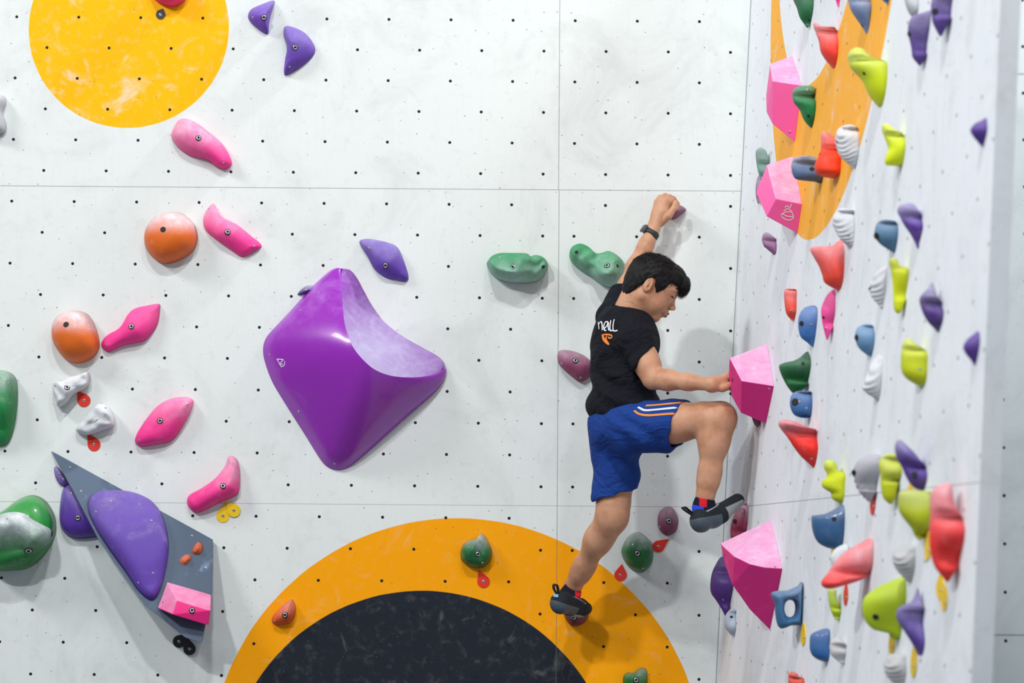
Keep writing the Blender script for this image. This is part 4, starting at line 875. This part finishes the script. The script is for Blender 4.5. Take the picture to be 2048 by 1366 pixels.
def armR():
    blk = RP(1459, 765, 1526)
    f = Field(np.minimum.reduce([shR, elR, wrR])-.07, np.maximum.reduce([shR, elR, wrR])+A3((.11, .07, .07)), .0017)
    ua = elR-shR; f.cap(shR, elR-ua*.35, .041, .034, .01); f.cap(elR-ua*.4, elR, .034, .0275, .02)
    fa = wrR-elR; up = A3((0, 0, 1)); f.cap(elR, elR+fa*.25, .0255, .0262, .02); f.cap(elR+fa*.25, elR+fa*.62, .0262, .0212, .02); f.cap(elR+fa*.6, wrR, .0212, .0172, .015)
    f.ell(wrR, (.017, .017, .0185), .01)
    Y = wrR[1]; q = lambda px, py, dy: A3(U(px, py, Y+dy))
    # palm lies on the end of the block, fingers wrap round its far side, thumb under the near edge
    f.cap(wrR, q(1448, 760, .012), .0165, .0125, .012); f.cap(wrR, q(1447, 773, .006), .0165, .0115, .012); f.cap(q(1440, 763, .006), q(1446, 771, .004), .0150, .0135, .01)
    fing = [[(q(1447, 756, .020), .0100), (q(1455, 749, .040), .0085), (q(1463, 748, .060), .0075), (q(1469, 751, .072), .0062)],
            [(q(1450, 761, .018), .0100), (q(1458, 757, .040), .0085), (q(1467, 757, .062), .0075), (q(1473, 760, .076), .0062)],
            [(q(1450, 767, .014), .0100), (q(1459, 766, .038), .0082), (q(1467, 767, .060), .0072), (q(1473, 769, .072), .0060)],
            [(q(1448, 773, .008), .0092), (q(1456, 775, .030), .0074), (q(1463, 777, .048), .0066), (q(1468, 778, .058), .0055)]]
    hand_fingers(f, fing)
    f.chain([(q(1436, 772, -.002), .0125), (q(1445, 776, -.006), .0105), (q(1453, 774, -.006), .0088), (q(1461, 769, -.002), .0072)], .005)
    return f.mesh(1)
def armL():
    f = Field(np.minimum.reduce([shL, elL, wrL])-.07, np.maximum.reduce([shL, elL, wrL])+A3((.10, .09, .12)), .0015)
    f.cap(shL, elL, .038, .029, .01); fa = wrL-elL
    f.cap(elL, elL+fa*.35, .0275, .0280, .02); f.cap(elL+fa*.35, elL+fa*.75, .0280, .0215, .02); f.cap(elL+fa*.7, wrL, .0215, .0195, .015)
    q = lambda px, py, y: A3(U(px, py, y))
    # palm fan
    for p, r0, r in ((q(1337, 405, -.082), .017, .0112), (q(1331, 403, -.088), .017, .0120), (q(1322, 402, -.086), .016, .0118), (q(1315, 405, -.078), .015, .0108)):
        f.cap(wrL, p, r0, r, .007)
    f.cap(q(1316, 428, -.085), q(1328, 426, -.088), .0150, .0150, .012)
    fing = [[(q(1337, 405, -.083), .0103), (q(1346, 398, -.062), .0088), (q(1354, 408, -.044), .0080), (q(1353, 417, -.046), .0066)],
            [(q(1331, 402, -.088), .0108), (q(1339, 395, -.066), .0092), (q(1346, 402, -.044), .0082), (q(1347, 412, -.042), .0068)],
            [(q(1322, 401, -.086), .0106), (q(1330, 392, -.064), .0090), (q(1337, 398, -.042), .0080), (q(1340, 408, -.040), .0066)],
            [(q(1315, 404, -.078), .0096), (q(1320, 395, -.058), .0080), (q(1327, 399, -.040), .0070), (q(1331, 407, -.038), .0060)]]
    hand_fingers(f, fing, .003)
    f.chain([(q(1320, 446, -.088), .0130), (q(1337, 432, -.100), .0112), (q(1347, 418, -.102), .0092), (q(1351, 405, -.090), .0076)], .002)
    return f.mesh(1)

# head in its own frame: x forward, y up, z to his right (the camera side)
Fv = Vector((.858, .06, -.505)).normalized(); Uv = Vector((.50, -.08, .855)); Uv = (Uv-Fv*Uv.dot(Fv)).normalized(); Rv = Fv.cross(Uv).normalized()
if Rv.y > 0: Rv = -Rv
HS = .87
ear_w = U(1297, 568, -.405)
HM = Matrix(((Fv.x*HS, Uv.x*HS, Rv.x*HS, 0), (Fv.y*HS, Uv.y*HS, Rv.y*HS, 0), (Fv.z*HS, Uv.z*HS, Rv.z*HS, 0), (0, 0, 0, 1)))
ear_l = Vector((-.006, 0, .068))
HM.translation = ear_w-(HM.to_3x3()@ear_l)
HI = HM.inverted()
def head():
    f = Field((-.13, -.19, -.10), (.14, .16, .10), .0015, HM)
    f.ell((.002, .028, 0), (.076, .066, .064)); f.ell((.034, .026, 0), (.058, .056, .056), .03)
    f.ell((.036, -.015, 0), (.052, .068, .052), .025)
    for z in (-1, 1):
        f.cap((.000, -.040, .047*z), (.058, -.074, .014*z), .017, .016, .028)
        f.ell((.054, -.032, .030*z), (.026, .028, .024), .02)
    f.cap((.070, -.078, -.008), (.070, -.078, .008), .0150, .0150, .015)
    f.ell((.060, .036, 0), (.032, .034, .044), .025)
    f.cap((.083, .010, 0), (.101, -.021, 0), .0068, .0092, .010)
    f.ell((.105, -.0220, 0), (.0080, .0074, .0088), .005)
    for z in (-1, 1): f.ell((.0980, -.0265, .0112*z), (.0095, .0066, .0066), .004)
    for z in (-1, 1): f.ell((.1045, -.0315, .006*z), (.004, .003, .0028), .002, 's')
    f.ell((.086, -.049, 0), (.014, .016, .021), .012)
    f.ell((.0970, -.0465, 0), (.0080, .0048, .0160), .004); f.ell((.0945, -.0570, 0), (.0080, .0055, .0145), .004)
    f.cap((.104, -.0520, -.014), (.104, -.0520, .014), .0014, .0018, .0015, 's')
    for z in (-1, 1):
        f.ell((.094, .015, .031*z), (.013, .010, .017), .012, 's')
        f.ell((.0755, .012, .031*z), (.0125, .0105, .0145), .006)
        f.cap((.0870, .0080, .018*z), (.0790, .0070, .046*z), .0013, .0013, .0008, 's')
        f.cap((.084, .026, .012*z), (.074, .028, .044*z), .0055, .005, .012)
    # ears: rim, bowl, lobe
    for z in (-1, 1):
        R = Matrix.Rotation(z*.38, 3, 'Y')@Matrix.Rotation(-.12, 3, 'Z')
        f.ell((-.006, -.001, .0680*z), (.0140, .0265, .0066), .004, R=R)
        f.ell((-.0045, .005, .0745*z), (.0070, .0120, .0040), .002, 's', R=R)
        f.ell((-.001, -.008, .0730*z), (.0055, .0070, .0050), .002, 's', R=R)
        f.ell((.0035, -.006, .0690*z), (.0035, .0060, .0040), .002)
        f.cap((-.005, .010, .0720*z), (-.008, -.008, .0715*z), .0018, .0016, .002)
    nb = HI@Vector(neckB); f.cap((-.022, -.010, 0), tuple(nb), .047, .052, .03); f.cap((-.002, -.040, 0), tuple(nb+Vector((.012, 0, 0))), .040, .046, .02)
    return f.mesh(1)
Vh, Fh = head()
V, F = join(limbs()+[armR(), armL(), (Vh, Fh)])
# lips get their own colour
cen = V[F].mean(1); L_ = (cen-np.array(HM.translation))@np.array(HM.to_3x3())/HS**2
x, y, z = L_.T
lip = (((x-.104)/.011)**2+((y+.0468)/.0058)**2+(z/.0185)**2 < 1) | (((x-.101)/.011)**2+((y+.0578)/.0062)**2+(z/.0160)**2 < 1)
body = npmesh('body', V, F, [M_SKIN, M_LIP], root, lip.astype(int)); bvB = bvh_of(body)
def loc(p): return HM@Vector(p)
def head_strip(name, pts, w, mat, lift=.0006):  # a narrow strip of hair laid on the head
    vs = []; fs = []
    for i, p in enumerate(pts):
        c = loc(p); out = (c-loc((.0, .0, 0))).normalized(); h, nn, _, _ = bvB.ray_cast(c+out*.04, -out)
        if h is None: h, nn = c, out
        a = loc(pts[min(i+1, len(pts)-1)])-loc(pts[max(0, i-1)]); s = a.cross(nn).normalized()*w*(.5 if i in (0, len(pts)-1) else 1)
        vs += [h-s+nn*lift, h+s+nn*lift, h+nn*(lift+w*.5)]
    for i in range(len(pts)-1):
        b = i*3
        for q_ in ((0, 2), (2, 1), (1, 0)): fs.append((b+q_[0], b+q_[1], b+3+q_[1], b+3+q_[0]))
    return link(name, vs, fs, mat, root)
for z in (1, -1):
    head_strip('eyebrow', [(.088, .029, .012*z), (.085, .0330, .022*z), (.080, .0340, .033*z), (.068, .030, .046*z)], .0030, M_BROW)
    head_strip('eyelashes', [(.088, .0080, .017*z), (.087, .0055, .026*z), (.085, .0045, .035*z), (.078, .0065, .046*z)], .0023, M_LASH, .0004)

# hair
def hair():
    f = Field((-.13, -.11, -.105), (.15, .15, .105), .0018, HM); P = f.grid()
    def E(c, r):
        q = (P-A3(c))/A3(r); k0 = np.linalg.norm(q, axis=-1); k1 = np.linalg.norm(q/A3(r), axis=-1)+1e-9; return k0*(k0-1)/k1
    d = E((.004, .030, 0), (.089, .076, .0745)); d2 = E((.040, .052, 0), (.068, .052, .062)); d = np.minimum(d, d2); e4 = E((-.026, -.018, 0), (.050, .064, .056)); tt = np.clip(.5+.5*(d-e4)/.03, 0, 1); d = d*(1-tt)+e4*tt-.03*tt*(1-tt)
    d3 = E((.088, .054, 0), (.030, .034, .044)); d = np.minimum(d, d3)
    nse = .0010*np.sin(P[..., 0]*210+3*np.sin(P[..., 1]*90))*np.sin(P[..., 2]*190+2*np.sin(P[..., 0]*70))+.0007*np.sin(P[..., 2]*420+P[..., 0]*160)
    d = d+nse
    hl = np.interp(P[..., 0], [-.12, -.055, -.047, -.024, -.012, -.002, .006, .012, .020, .026, .043, .050, .058, .085, .100, .120, .14], [-.082, -.074, -.062, -.004, .018, .030, .026, .010, .002, -.006, -.008, .026, .046, .044, .034, .020, .015])
    az = np.abs(P[..., 2]); hl = np.where(P[..., 0] > .03, hl+np.clip((.045-az)*.10, -.01, .02)*0, hl)
    jag = (.003*np.sin(P[..., 2]*260+P[..., 0]*240)+.0015*np.sin(P[..., 0]*620))*(P[..., 0] > .02)
    d = np.maximum(d, (hl+jag-P[..., 1])*.8); f.d = d.astype(np.float32)
    return f.mesh(1)
Vr, Fr = hair()
def hair_mat():
    m, t, b = nt('black_hair', .6, .22); n = N(t); tc = n.new('ShaderNodeTexCoord'); f = n.noise(tc.outputs['Object'], 300, 3)
    t.links.new(n.mix(f, (.004, .0035, .004), (.012, .010, .011)), b.inputs['Base Color']); n.bump(f, .3, .001, b); return m
M_HAIR = hair_mat()
# strands: thin tapered wedges following the comb direction
Lr = (Vr-np.array(HM.translation))@np.array(HM.to_3x3())/HS**2
SV = []; SF = []
pick = rng.choice(len(Vr), 14000)
C0 = A3((.004, .030, 0))
for i in pick:
    p = Lr[i]; nrm_ = (p-C0)/A3((.099, .086, .0775))**2; nrm_ /= np.linalg.norm(nrm_)
    crown = A3((-.030, .105, 0)); fl = p-crown; fl = fl-nrm_*fl.dot(nrm_); fl /= max(np.linalg.norm(fl), 1e-6)
    top = p[1] > .080; front = p[0] > .078
    L = rng.uniform(.010, .020); out = rng.uniform(.06, .24)+(.22 if (p[0] < .03 and p[1] > .080) else 0)
    if front: out *= .45; L *= 1.25; fl = fl*.5+A3((.35, -1, 0))*.6
    if p[1] < .0 or (p[1] < .05 and p[0] < .05): L *= .55; out *= .6
    dr = fl+nrm_*out+rng.normal(0, .16, 3); dr /= np.linalg.norm(dr)
    w = rng.uniform(.0003, .0006); sd = np.cross(dr, nrm_); sd /= max(np.linalg.norm(sd), 1e-6)
    b0 = p-nrm_*.002; m0 = b0+dr*L*.55+nrm_*.001; e0 = b0+dr*L-nrm_*(.12*L*(0 if top else 1))
    k = len(SV); SV += [b0-sd*w, b0+sd*w, b0+nrm_*w, m0-sd*w*.7, m0+sd*w*.7, m0+nrm_*w*.7, e0, e0]
    SF += [(k, k+1, k+4, k+3), (k+1, k+2, k+5, k+4), (k+2, k, k+3, k+5), (k+3, k+4, k+6, k+7), (k+4, k+5, k+6, k+7), (k+5, k+3, k+6, k+7)]
SV = np.array(SV)@np.array(HM.to_3x3()).T+np.array(HM.translation)
tri = [tuple(q) for q in SF]
Vx, Fx = join([(Vr, Fr), (SV, np.array(tri))])
hairo = npmesh('hair', Vx, Fx, M_HAIR, root)

# t-shirt
def cloth_mat(name, a, b_, rough=.85, scale=900, folds=0.0):
    m, t, b = nt(name, rough, .2); n = N(t); tc = n.new('ShaderNodeTexCoord'); f = n.noise(tc.outputs['Object'], scale, 2); g = n.noise(tc.outputs['Object'], 9, 4)
    c = n.mix(n.m('ADD', n.m('MULTIPLY', f, .5), n.m('MULTIPLY', g, .4)), lin(a), lin(b_)); t.links.new(c, b.inputs['Base Color'])
    st = n.new('ShaderNodeMapping'); st.inputs['Scale'].default_value = (1, 1, 1.7); st.inputs['Rotation'].default_value = (.2, .5, .3); t.links.new(tc.outputs['Object'], st.inputs[0])
    fold = n.noise(st.outputs[0], 13, 2, .45, 2.2); h = n.m('ADD', n.m('MULTIPLY', fold, folds), n.m('MULTIPLY', f, .03)); n.bump(h, 1.0, .016, b); return m
M_SHIRT = cloth_mat('black_cotton', (10, 13, 20), (20, 24, 33), folds=.8); M_SHORT = cloth_mat('blue_fabric', (18, 50, 118), (34, 72, 150), folds=.45)
back = (-.80, -.55)                            # where his back faces, x and y
bk = A3((back[0], back[1], 0)); bk /= np.linalg.norm(bk); rtB = A3((-bk[1], bk[0], 0))   # along the shoulders, to his right
if rtB[1] > 0: rtB = -rtB
def torso_prims(f, grow=0):
    Rb = np.array([list(rtB), list(bk), [0, 0, 1]])
    def E(c, r, k): f.ell(c, r, k, R=Rb)
    E(chest+A3((0, 0, -.005))+bk*.000, (.106+grow, .078+grow, .112+grow), .02)
    E(belly+A3((0, 0, .012)), (.090+grow, .070+grow, .11+grow), .05)
    E(belly+A3((0, 0, -.058))+bk*.004, (.098+grow, .078+grow, .078+grow), .04)
def shirt():
    pts = np.array([shR, shL, belly, pelv, neckB, elL, elR]); f = Field(pts.min(0)-.14, pts.max(0)+A3((.10, .10, .09)), .0022)
    torso_prims(f, .004)
    f.ell(A3(U(1249, 816, -.34))-bk*.002, (.093, .076, .048), .045, R=np.array([list(rtB), list(bk), [0, 0, 1]]))
    f.cap(shR, chest+A3((0, 0, .035)), .043, .06, .04); f.cap(shL, chest+A3((0, 0, .035)), .044, .055, .04)
    f.cap(neckB+A3((0, 0, -.03)), chest+A3((0, 0, .03)), .052, .06, .03)
    P = f.grid(); d = f.d
    def smin(a, b, k): t = np.clip(.5+.5*(a-b)/k, 0, 1); return a*(1-t)+b*t-k*t*(1-t)
    def tcap(a, b, ra, rb):
        ab = b-a; t = np.clip(((P-a)@ab)/ab.dot(ab), 0, 1); return np.linalg.norm(P-a-t[..., None]*ab, axis=-1)-(ra+(rb-ra)*t)
    ua = elR-shR; eR = shR+ua*.50; ul = elL-shL; eL = shL+ul*.72; cav = None
    for s_, e, u_, r0, r1, tilt in ((shR, eR, ua, .043, .0430, A3((.35, 0, .25))), (shL, eL, ul, .044, .042, A3((0, 0, 0)))):
        u1 = u_/np.linalg.norm(u_); cu = u1+tilt; cu /= np.linalg.norm(cu)
        arm = tcap(s_, e+u1*.04, r0, r1); hh = (P-e)@cu+.0015*np.sin(P[..., 2]*150)
        d = smin(d, np.maximum(arm, hh), .016)
        c_ = np.maximum(tcap(e-u1*.015, e+u1*.05, r1-.0045, r1-.0045), -(hh+.02)); cav = c_ if cav is None else np.minimum(cav, c_)
    rel = P-belly; zb = rel[..., 2]; sx_ = rel@rtB; bx = rel@bk
    # folds: pulls from the armpit and gathers at the waist
    w1 = np.sin(zb*80+sx_*26+2.0*np.sin(sx_*22+zb*14))*np.exp(-((zb+.03)/.075)**2)
    w2 = np.sin((zb*.7+sx_*.9)*70+1.5*np.sin(zb*30))*np.exp(-(((P-shR)**2).sum(-1))/.012)
    w3 = np.sin(sx_*52+zb*16+2*np.sin(zb*20))*np.exp(-((zb+.085)/.045)**2)
    w4 = np.sin((zb*1.0-sx_*.6)*62)*np.exp(-((zb-.07)/.05)**2)
    w5 = np.sin((sx_*.8-zb*.5)*95+2.2*np.sin(zb*41)+1.3*np.sin(sx_*57)); w6 = np.sin(zb*115+3*np.sin(sx_*31))*np.exp(-((zb+.02)/.06)**2)
    d = d+.0042*w1+.0040*w2+.0036*w3+.0026*w4+.0006*w5+.0008*w6
    sh = np.maximum(d-.0022, -(d+.0042))
    hem = A3(U(1245, 824, -.34)); sl = (P-hem)@A3((-.26, 0, 1)); sl = sl+.0035*np.sin(sx_*60)
    d = d-.007*np.exp(-((P-hem)[..., 2]/.04)**2)
    sh = np.maximum(sh, -(sl)); sh = np.maximum(sh, -cav)
    nk = neckB+A3((.004, 0, .004)); nd = A3(HM@Vector((-.022, -.010, 0)))-nk; nd = nd/np.linalg.norm(nd); nd2 = nd*.75+A3((.10, -.06, .55)); nd2 /= np.linalg.norm(nd2)
    rn = P-nk; hn = rn@nd2; rad = np.linalg.norm(rn-hn[..., None]*nd2, axis=-1)
    hole_ = np.maximum(rad-.053, -(hn+.045)); sh = np.maximum(sh, -hole_)
    f.d = sh.astype(np.float32); return f.mesh(2)
Vs, Fs = shirt(); shirt_o = npmesh('t_shirt', Vs, Fs, M_SHIRT, root); bvS = bvh_of(shirt_o)
def crop7(*p): return off(p, 940, 380, .3075)
w_ = .0034
ribbon('back_lettering', [crop7((836, 860), (842, 905)), crop7((838, 878), (850, 858), (860, 868), (862, 912)), crop7((872, 905), (892, 884), (898, 862), (884, 858), (872, 882), (874, 910), (888, 914)), crop7((903, 862), (900, 890), (905, 914)), crop7((918, 848), (912, 885), (914, 914), (930, 914)), crop7((940, 842), (932, 880), (936, 916), (962, 914))],
       w_, mwt, shirt_o, bvS, .0012)
mor = flat_mat('orange_print', (240, 130, 40), .7)
ribbon('wave_emblem', [crop7((858, 946), (880, 940), (905, 941), (926, 948)), crop7((862, 950), (868, 972), (884, 992), (906, 1006)), crop7((866, 948), (876, 968), (890, 986), (906, 1004)), crop7((926, 950), (922, 962), (908, 964), (900, 956)), crop7((892, 948), (886, 962), (892, 984), (906, 1004))], .0042, mor, shirt_o, bvS, .0012)
hl_ = patch('hem_label', [(1225, 822), (1231, 821), (1233, 826), (1227, 828)], mwt, shirt_o, bvS, .0012)

# shorts
def shorts():
    pts = np.array([hipR, knR, hipL, knL, pelv]); f = Field(pts.min(0)-.14, pts.max(0)+.12, .0024)
    Rb = np.array([list(rtB), list(bk), [0, 0, 1]])
    f.ell(pelv+A3((0, 0, .01)), (.099, .080, .085), .0, R=Rb); f.ell(pelv+A3((0, 0, -.022))+bk*.014, (.096, .074, .070), .03, R=Rb)
    tR = knR-hipR; eR = hipR+tR*.545; tL = knL-hipL; eL = hipL+tL*.72
    f.cap(hipR, eR, .073, .058, .035); f.cap(hipR+A3((0, 0, -.012)), eR+A3((0, 0, -.012)), .068, .056, .02)
    f.cap(hipL, eL, .068, .060, .035)
    P = f.grid(); d = f.d
    r1 = P-hipR; ax = tR/np.linalg.norm(tR); al = r1@ax; rr_ = r1-al[..., None]*ax
    w1 = np.sin(al*75+rr_[..., 2]*55+2*np.sin(rr_[..., 2]*35))*np.exp(-((al-.02)/.06)**2)
    w2 = np.sin(al*46+P[..., 2]*70+2*np.sin(al*20))*np.exp(-((al-.10)/.06)**2)
    r2 = P-hipL; w3 = np.sin(r2[..., 2]*58+r2[..., 0]*62+1.5*np.sin(r2[..., 0]*40))*np.exp(-((r2[..., 2]+.06)/.07)**2)
    w4 = np.sin((P[..., 0]*.9+P[..., 2]*.5)*70+2*np.sin(P[..., 2]*45)+P[..., 1]*40); w5 = np.sin((P[..., 0]*.5-P[..., 2])*48+2*np.sin(P[..., 0]*33))
    d = d+.0038*w1+.0034*w2+.0038*w3+.0012*w4+.0018*w5
    sh = np.maximum(d-.0024, -(d+.0048))
    for e, t_, ex in ((eR, tR, A3((0, 0, -.40))), (eL, tL, A3((.38, 0, 0)))):
        u_ = t_/np.linalg.norm(t_)+ex*0; u_ = u_+ex*.9; u_ /= np.linalg.norm(u_); rr = P-e; hh = rr@u_; al_ = rr@(t_/np.linalg.norm(t_)); ra = np.linalg.norm(rr-al_[..., None]*(t_/np.linalg.norm(t_)), axis=-1)
        sh = np.where((ra < .105) & (al_ > -.06), np.maximum(sh, hh+.0025*np.sin((P[..., 0]+P[..., 2])*95)), sh)
    top = A3(U(1245, 824, -.34)); sh = np.maximum(sh, (P-top)@A3((-.26, 0, 1))-.012)
    f.d = sh.astype(np.float32); return f.mesh(2)
Vq, Fq = shorts(); short_o = npmesh('shorts', Vq, Fq, M_SHORT, root); bvQ = bvh_of(short_o)
mos = flat_mat('orange_stripe', (232, 140, 60), .8); mws = flat_mat('white_stripe', (220, 226, 238), .8); mns = flat_mat('navy_stripe', (22, 28, 62), .8)
for path, mt_, nm_ in (([(1292, 812), (1310, 811), (1340, 808), (1374, 805)], mos, 'orange_stripe'), ([(1276, 815), (1290, 821), (1310, 820), (1340, 817), (1374, 814)], mws, 'white_stripe'), ([(1268, 822), (1280, 829), (1300, 831), (1340, 828), (1373, 826)], mos, 'orange_stripe')):
    ribbon(nm_, [path], .0066, mt_, short_o, bvQ, .0016)
# shoes and socks
M_SOCK = cloth_mat('navy_knit', (16, 18, 32), (28, 30, 48)); M_SB = cloth_mat('blue_knit', (40, 70, 200), (52, 84, 220)); M_SR = cloth_mat('red_knit', (190, 24, 40), (214, 34, 48))
M_SHOE = cloth_mat('black_suede', (22, 26, 30), (44, 50, 56), .7); M_RUB = flat_mat('grey_rubber', (70, 82, 94), .5); M_SOLE = flat_mat('pale_grey_sole', (150, 154, 156), .6); M_RIM = flat_mat('grey_rim', (150, 156, 166), .7)
def sock(an, kn, down, name='sock'):
    u_ = an-kn; u_ /= np.linalg.norm(u_); f = Field(an-.07, an+.07, .0018)
    f.cap(an-u_*.012, an+u_*.020, .0265, .0280, 0); f.cap(an+u_*.015, A3(down), .028, .026, .012); P = f.grid()
    f.d = np.maximum(f.d, -((P-(an-u_*.010))@u_)).astype(np.float32)
    V, F = f.mesh(1); c = V[F].mean(1); al = (c-an)@u_; sd = (c-an)@A3(RT)
    return V, F, c, al, sd
def shoe(heel, ball, toe, an, side, sole_dir, up, name, tilt):
    """climbing shoe: heel cup, arch, pointed toe box, opening round the ankle"""
    f = Field(np.minimum.reduce([heel, ball, toe, an])-.05, np.maximum.reduce([heel, ball, toe, an])+.05, .0015)
    f.ell(heel, (.0250, .0250, .0265), 0); f.cap(heel+up*.006, heel*.45+ball*.55, .0245, .0245, .012); f.cap(heel*.45+ball*.55, ball, .0245, .0265, .012)
    f.cap(ball-side*.008, toe, .0235, .0165, .010); f.cap(ball+side*.008, toe, .0235, .0165, .010); f.cap(an, ball*.6+heel*.4, .0305, .0265, .020); f.cap(an, heel, .0305, .0270, .014)
    P0 = f.grid(); f.d = (f.d+.0012*np.sin((P0@((toe-heel)/np.linalg.norm(toe-heel)))*420+P0[..., 2]*120)*np.exp(-(((P0-(an*.35+ball*.65))**2).sum(-1))/.0007)).astype(np.float32)
    P = f.grid(); u2 = up/np.linalg.norm(up); h = (P-an)@u2
    fw = (ball-heel)/np.linalg.norm(ball-heel); h2 = h+((P-an)@fw)*tilt
    rad_ = np.linalg.norm((P-an)-h[..., None]*u2, axis=-1); d = np.maximum(f.d, -np.maximum(-(h2-.006), rad_-.044))
    cav = np.linalg.norm((P-an)-h[..., None]*u2, axis=-1)-.0285; cav = np.maximum(cav, -(h+.02)); d = np.maximum(d, -cav)
    f.d = d.astype(np.float32); V, F = f.mesh(1); c = V[F].mean(1); return V, F, c
def make_foot(heel, ball, toe, an, kn, side, sole_dir, up, shoelabel, socklabel, red, blue, loop, pale, ash, tilt):
    V, F, c, al, sd = sock(an, kn, an*.4+heel*.3+ball*.3)
    mi = np.zeros(len(F), int); mi[blue(c, al, sd)] = 1; mi[red(c, al, sd)] = 2
    so = npmesh('sock', V, F, [M_SOCK, M_SB, M_SR], root, mi); so['label'] = socklabel
    an = ash; V, F, c = shoe(heel, ball, toe, an, side, sole_dir, up, 'shoe', tilt)
    fw = (toe-heel)/np.linalg.norm(toe-heel); t = (c-heel)@fw/np.linalg.norm(toe-heel); dn = (c-(heel+(toe-heel)*np.clip(t, 0, 1)[:, None]))@sole_dir
    mi = np.zeros(len(F), int); mi[(t < .34) & ((c-an)@(up/np.linalg.norm(up)) < -.016)] = 1; mi[pale(t, dn, c)] = 2
    hh = (c-an)@(up/np.linalg.norm(up))+((c-an)@((ball-heel)/np.linalg.norm(ball-heel)))*tilt; mi[(hh > .0040) & (np.linalg.norm(c-an, axis=1) < .045)] = 3
    o = npmesh('climbing_shoe', V, F, [M_SHOE, M_RUB, M_SOLE, M_RIM], root, mi); o['label'] = shoelabel
    vs = []; fs = []                            # pull loop on the heel
    L = openspline([Vector((*p, )) for p in loop], 18); sdv = Vector(side)*.0045
    for i, p in enumerate(L):
        tdir = (L[min(i+1, 17)]-L[max(0, i-1)]).normalized(); nn = tdir.cross(Vector(side)).normalized()*.0009
        vs += [p-sdv-nn, p+sdv-nn, p+sdv+nn, p-sdv+nn]
    for i in range(17):
        for j in range(4): fs.append((i*4+j, i*4+(j+1) % 4, i*4+4+(j+1) % 4, i*4+4+j))
    link('pull_loop', vs, fs, M_SHOE, o); return o
side = lambda a, b: (lambda v: v/np.linalg.norm(v))(np.cross(a, b))
# left foot on the maroon hold
hL = A3(U(1121, 1207, -.205)); bL = A3(U(1158, 1215, -.115)); tL_ = A3(U(1171, 1217, -.070)); aL2 = A3(U(1143, 1184, -.155))
upL = A3((.30, 0, 1)); sdL = side(bL-hL, upL)
if sdL[1] > 0: sdL = -sdL
lpL = [U(1116, 1192, -.225), U(1108, 1178, -.228), U(1108, 1170, -.228), U(1113, 1169, -.226), U(1116, 1178, -.222), U(1117, 1190, -.220)]
shoeL = make_foot(hL, bL, tL_, aL2, knL, sdL, -upL/np.linalg.norm(upL), upL, 'black left shoe with a grey heel standing on the maroon hold', 'navy sock with blue and red patches',
    lambda c, al, sd: (sd > .010) & (al < .012), lambda c, al, sd: (al > .012), lpL, lambda t, dn, c: (dn > .0195) & (t > .35), A3(U(1143, 1199, -.150)), .15)
aR2 = A3(U(1409, 1004, yt-.10)); hR = A3(U(1402, 1043, yt-.125)); bR = A3(U(1440, 1027, yt-.075)); tR_ = A3(U(1475, 1001, yt-.030))
upR = A3((-.20, 0, 1)); sdR = side(bR-hR, upR)
if sdR[1] > 0: sdR = -sdR
lpR = [U(1384, 1030, yt-.135), U(1372, 1022, yt-.138), U(1365, 1016, yt-.138), U(1369, 1014, yt-.137), U(1376, 1019, yt-.133), U(1386, 1027, yt-.130)]
soR = np.cross(bR-hR, sdR); soR /= np.linalg.norm(soR)
if soR[2] > 0: soR = -soR
shoeR = make_foot(hR, bR, tR_, aR2, knR, sdR, soR, upR, 'black right shoe with a pale sole smearing on the corner hold', 'navy sock with red and blue patches',
    lambda c, al, sd: (np.abs(sd+.006) < .010) & (al < .012) & (c[:, 1] < aR2[1]), lambda c, al, sd: (sd < -.004) & (al > .012), lpR, lambda t, dn, c: (t > .50) & ((c-(hR+(tR_-hR)*np.clip(t, 0, 1)[:, None]))@A3((.25, -.60, -.75)) > .010), A3(U(1412, 1022, yt-.095)), -.25)

link('heel_label', [U(1107, 1187, -.237), U(1117, 1189, -.237), U(1116, 1195, -.2365), U(1106, 1193, -.2365)], [(0, 1, 2, 3)], flat_mat('pale_blue_label', (150, 200, 226), .6), shoeL)
# watch on the raised wrist
def watch():
    fa = (wrL-elL)/np.linalg.norm(wrL-elL); c = Vector(wrL-fa*.012); ax = Vector(fa); ax = (ax+Vector((.25, 0, -.25))*.5).normalized()
    e1 = Vector((-1, -.35, 0)); e1 = (e1-ax*e1.dot(ax)).normalized(); e2 = ax.cross(e1); n = 40; vs = []; fs = []
    for k in range(n):
        a = 2*math.pi*k/n; d = e1*math.cos(a)+e2*math.sin(a); hw = .0078+.0012*math.cos(3*a)
        for (r, w) in ((.0222, -hw), (.0238, -hw*.9), (.0238, hw*.9), (.0222, hw)): vs.append(c+d*r+ax*w)
    for k in range(n):
        for j in range(4): fs.append((k*4+j, k*4+(j+1) % 4, ((k+1) % n)*4+(j+1) % 4, ((k+1) % n)*4+j))
    ms = flat_mat('dark_green_strap', (34, 48, 48), .6); o = link('wristwatch', vs, fs, ms, root)
    p = [c+e1*(.0225+h)+ax*u_+e2*v for h in (0, .0085) for (u_, v) in ((-.0115, -.012), (.0115, -.012), (.0115, .012), (-.0115, .012))]
    hull('watch_case', p, [flat_mat('watch_grey', (92, 98, 104), .3, .6)], bevel=.003, parent=o, chalk_faces=False)
    q = [c+e1*(.0315+h)+ax*u_+e2*v for h in (0, .0006) for (u_, v) in ((-.009, -.0095), (.009, -.0095), (.009, .0095), (-.009, .0095))]
    hull('watch_face', q, [flat_mat('watch_glass', (20, 22, 26), .1)], bevel=0, parent=o, chalk_faces=False)
watch()
# thin chain round the neck
ribbon('necklace', [[(1247, 601), (1256, 602), (1266, 606), (1274, 611)]], .0012, flat_mat('silver_chain', (214, 206, 190), .3, .7), root, bvB, .0012, 2)
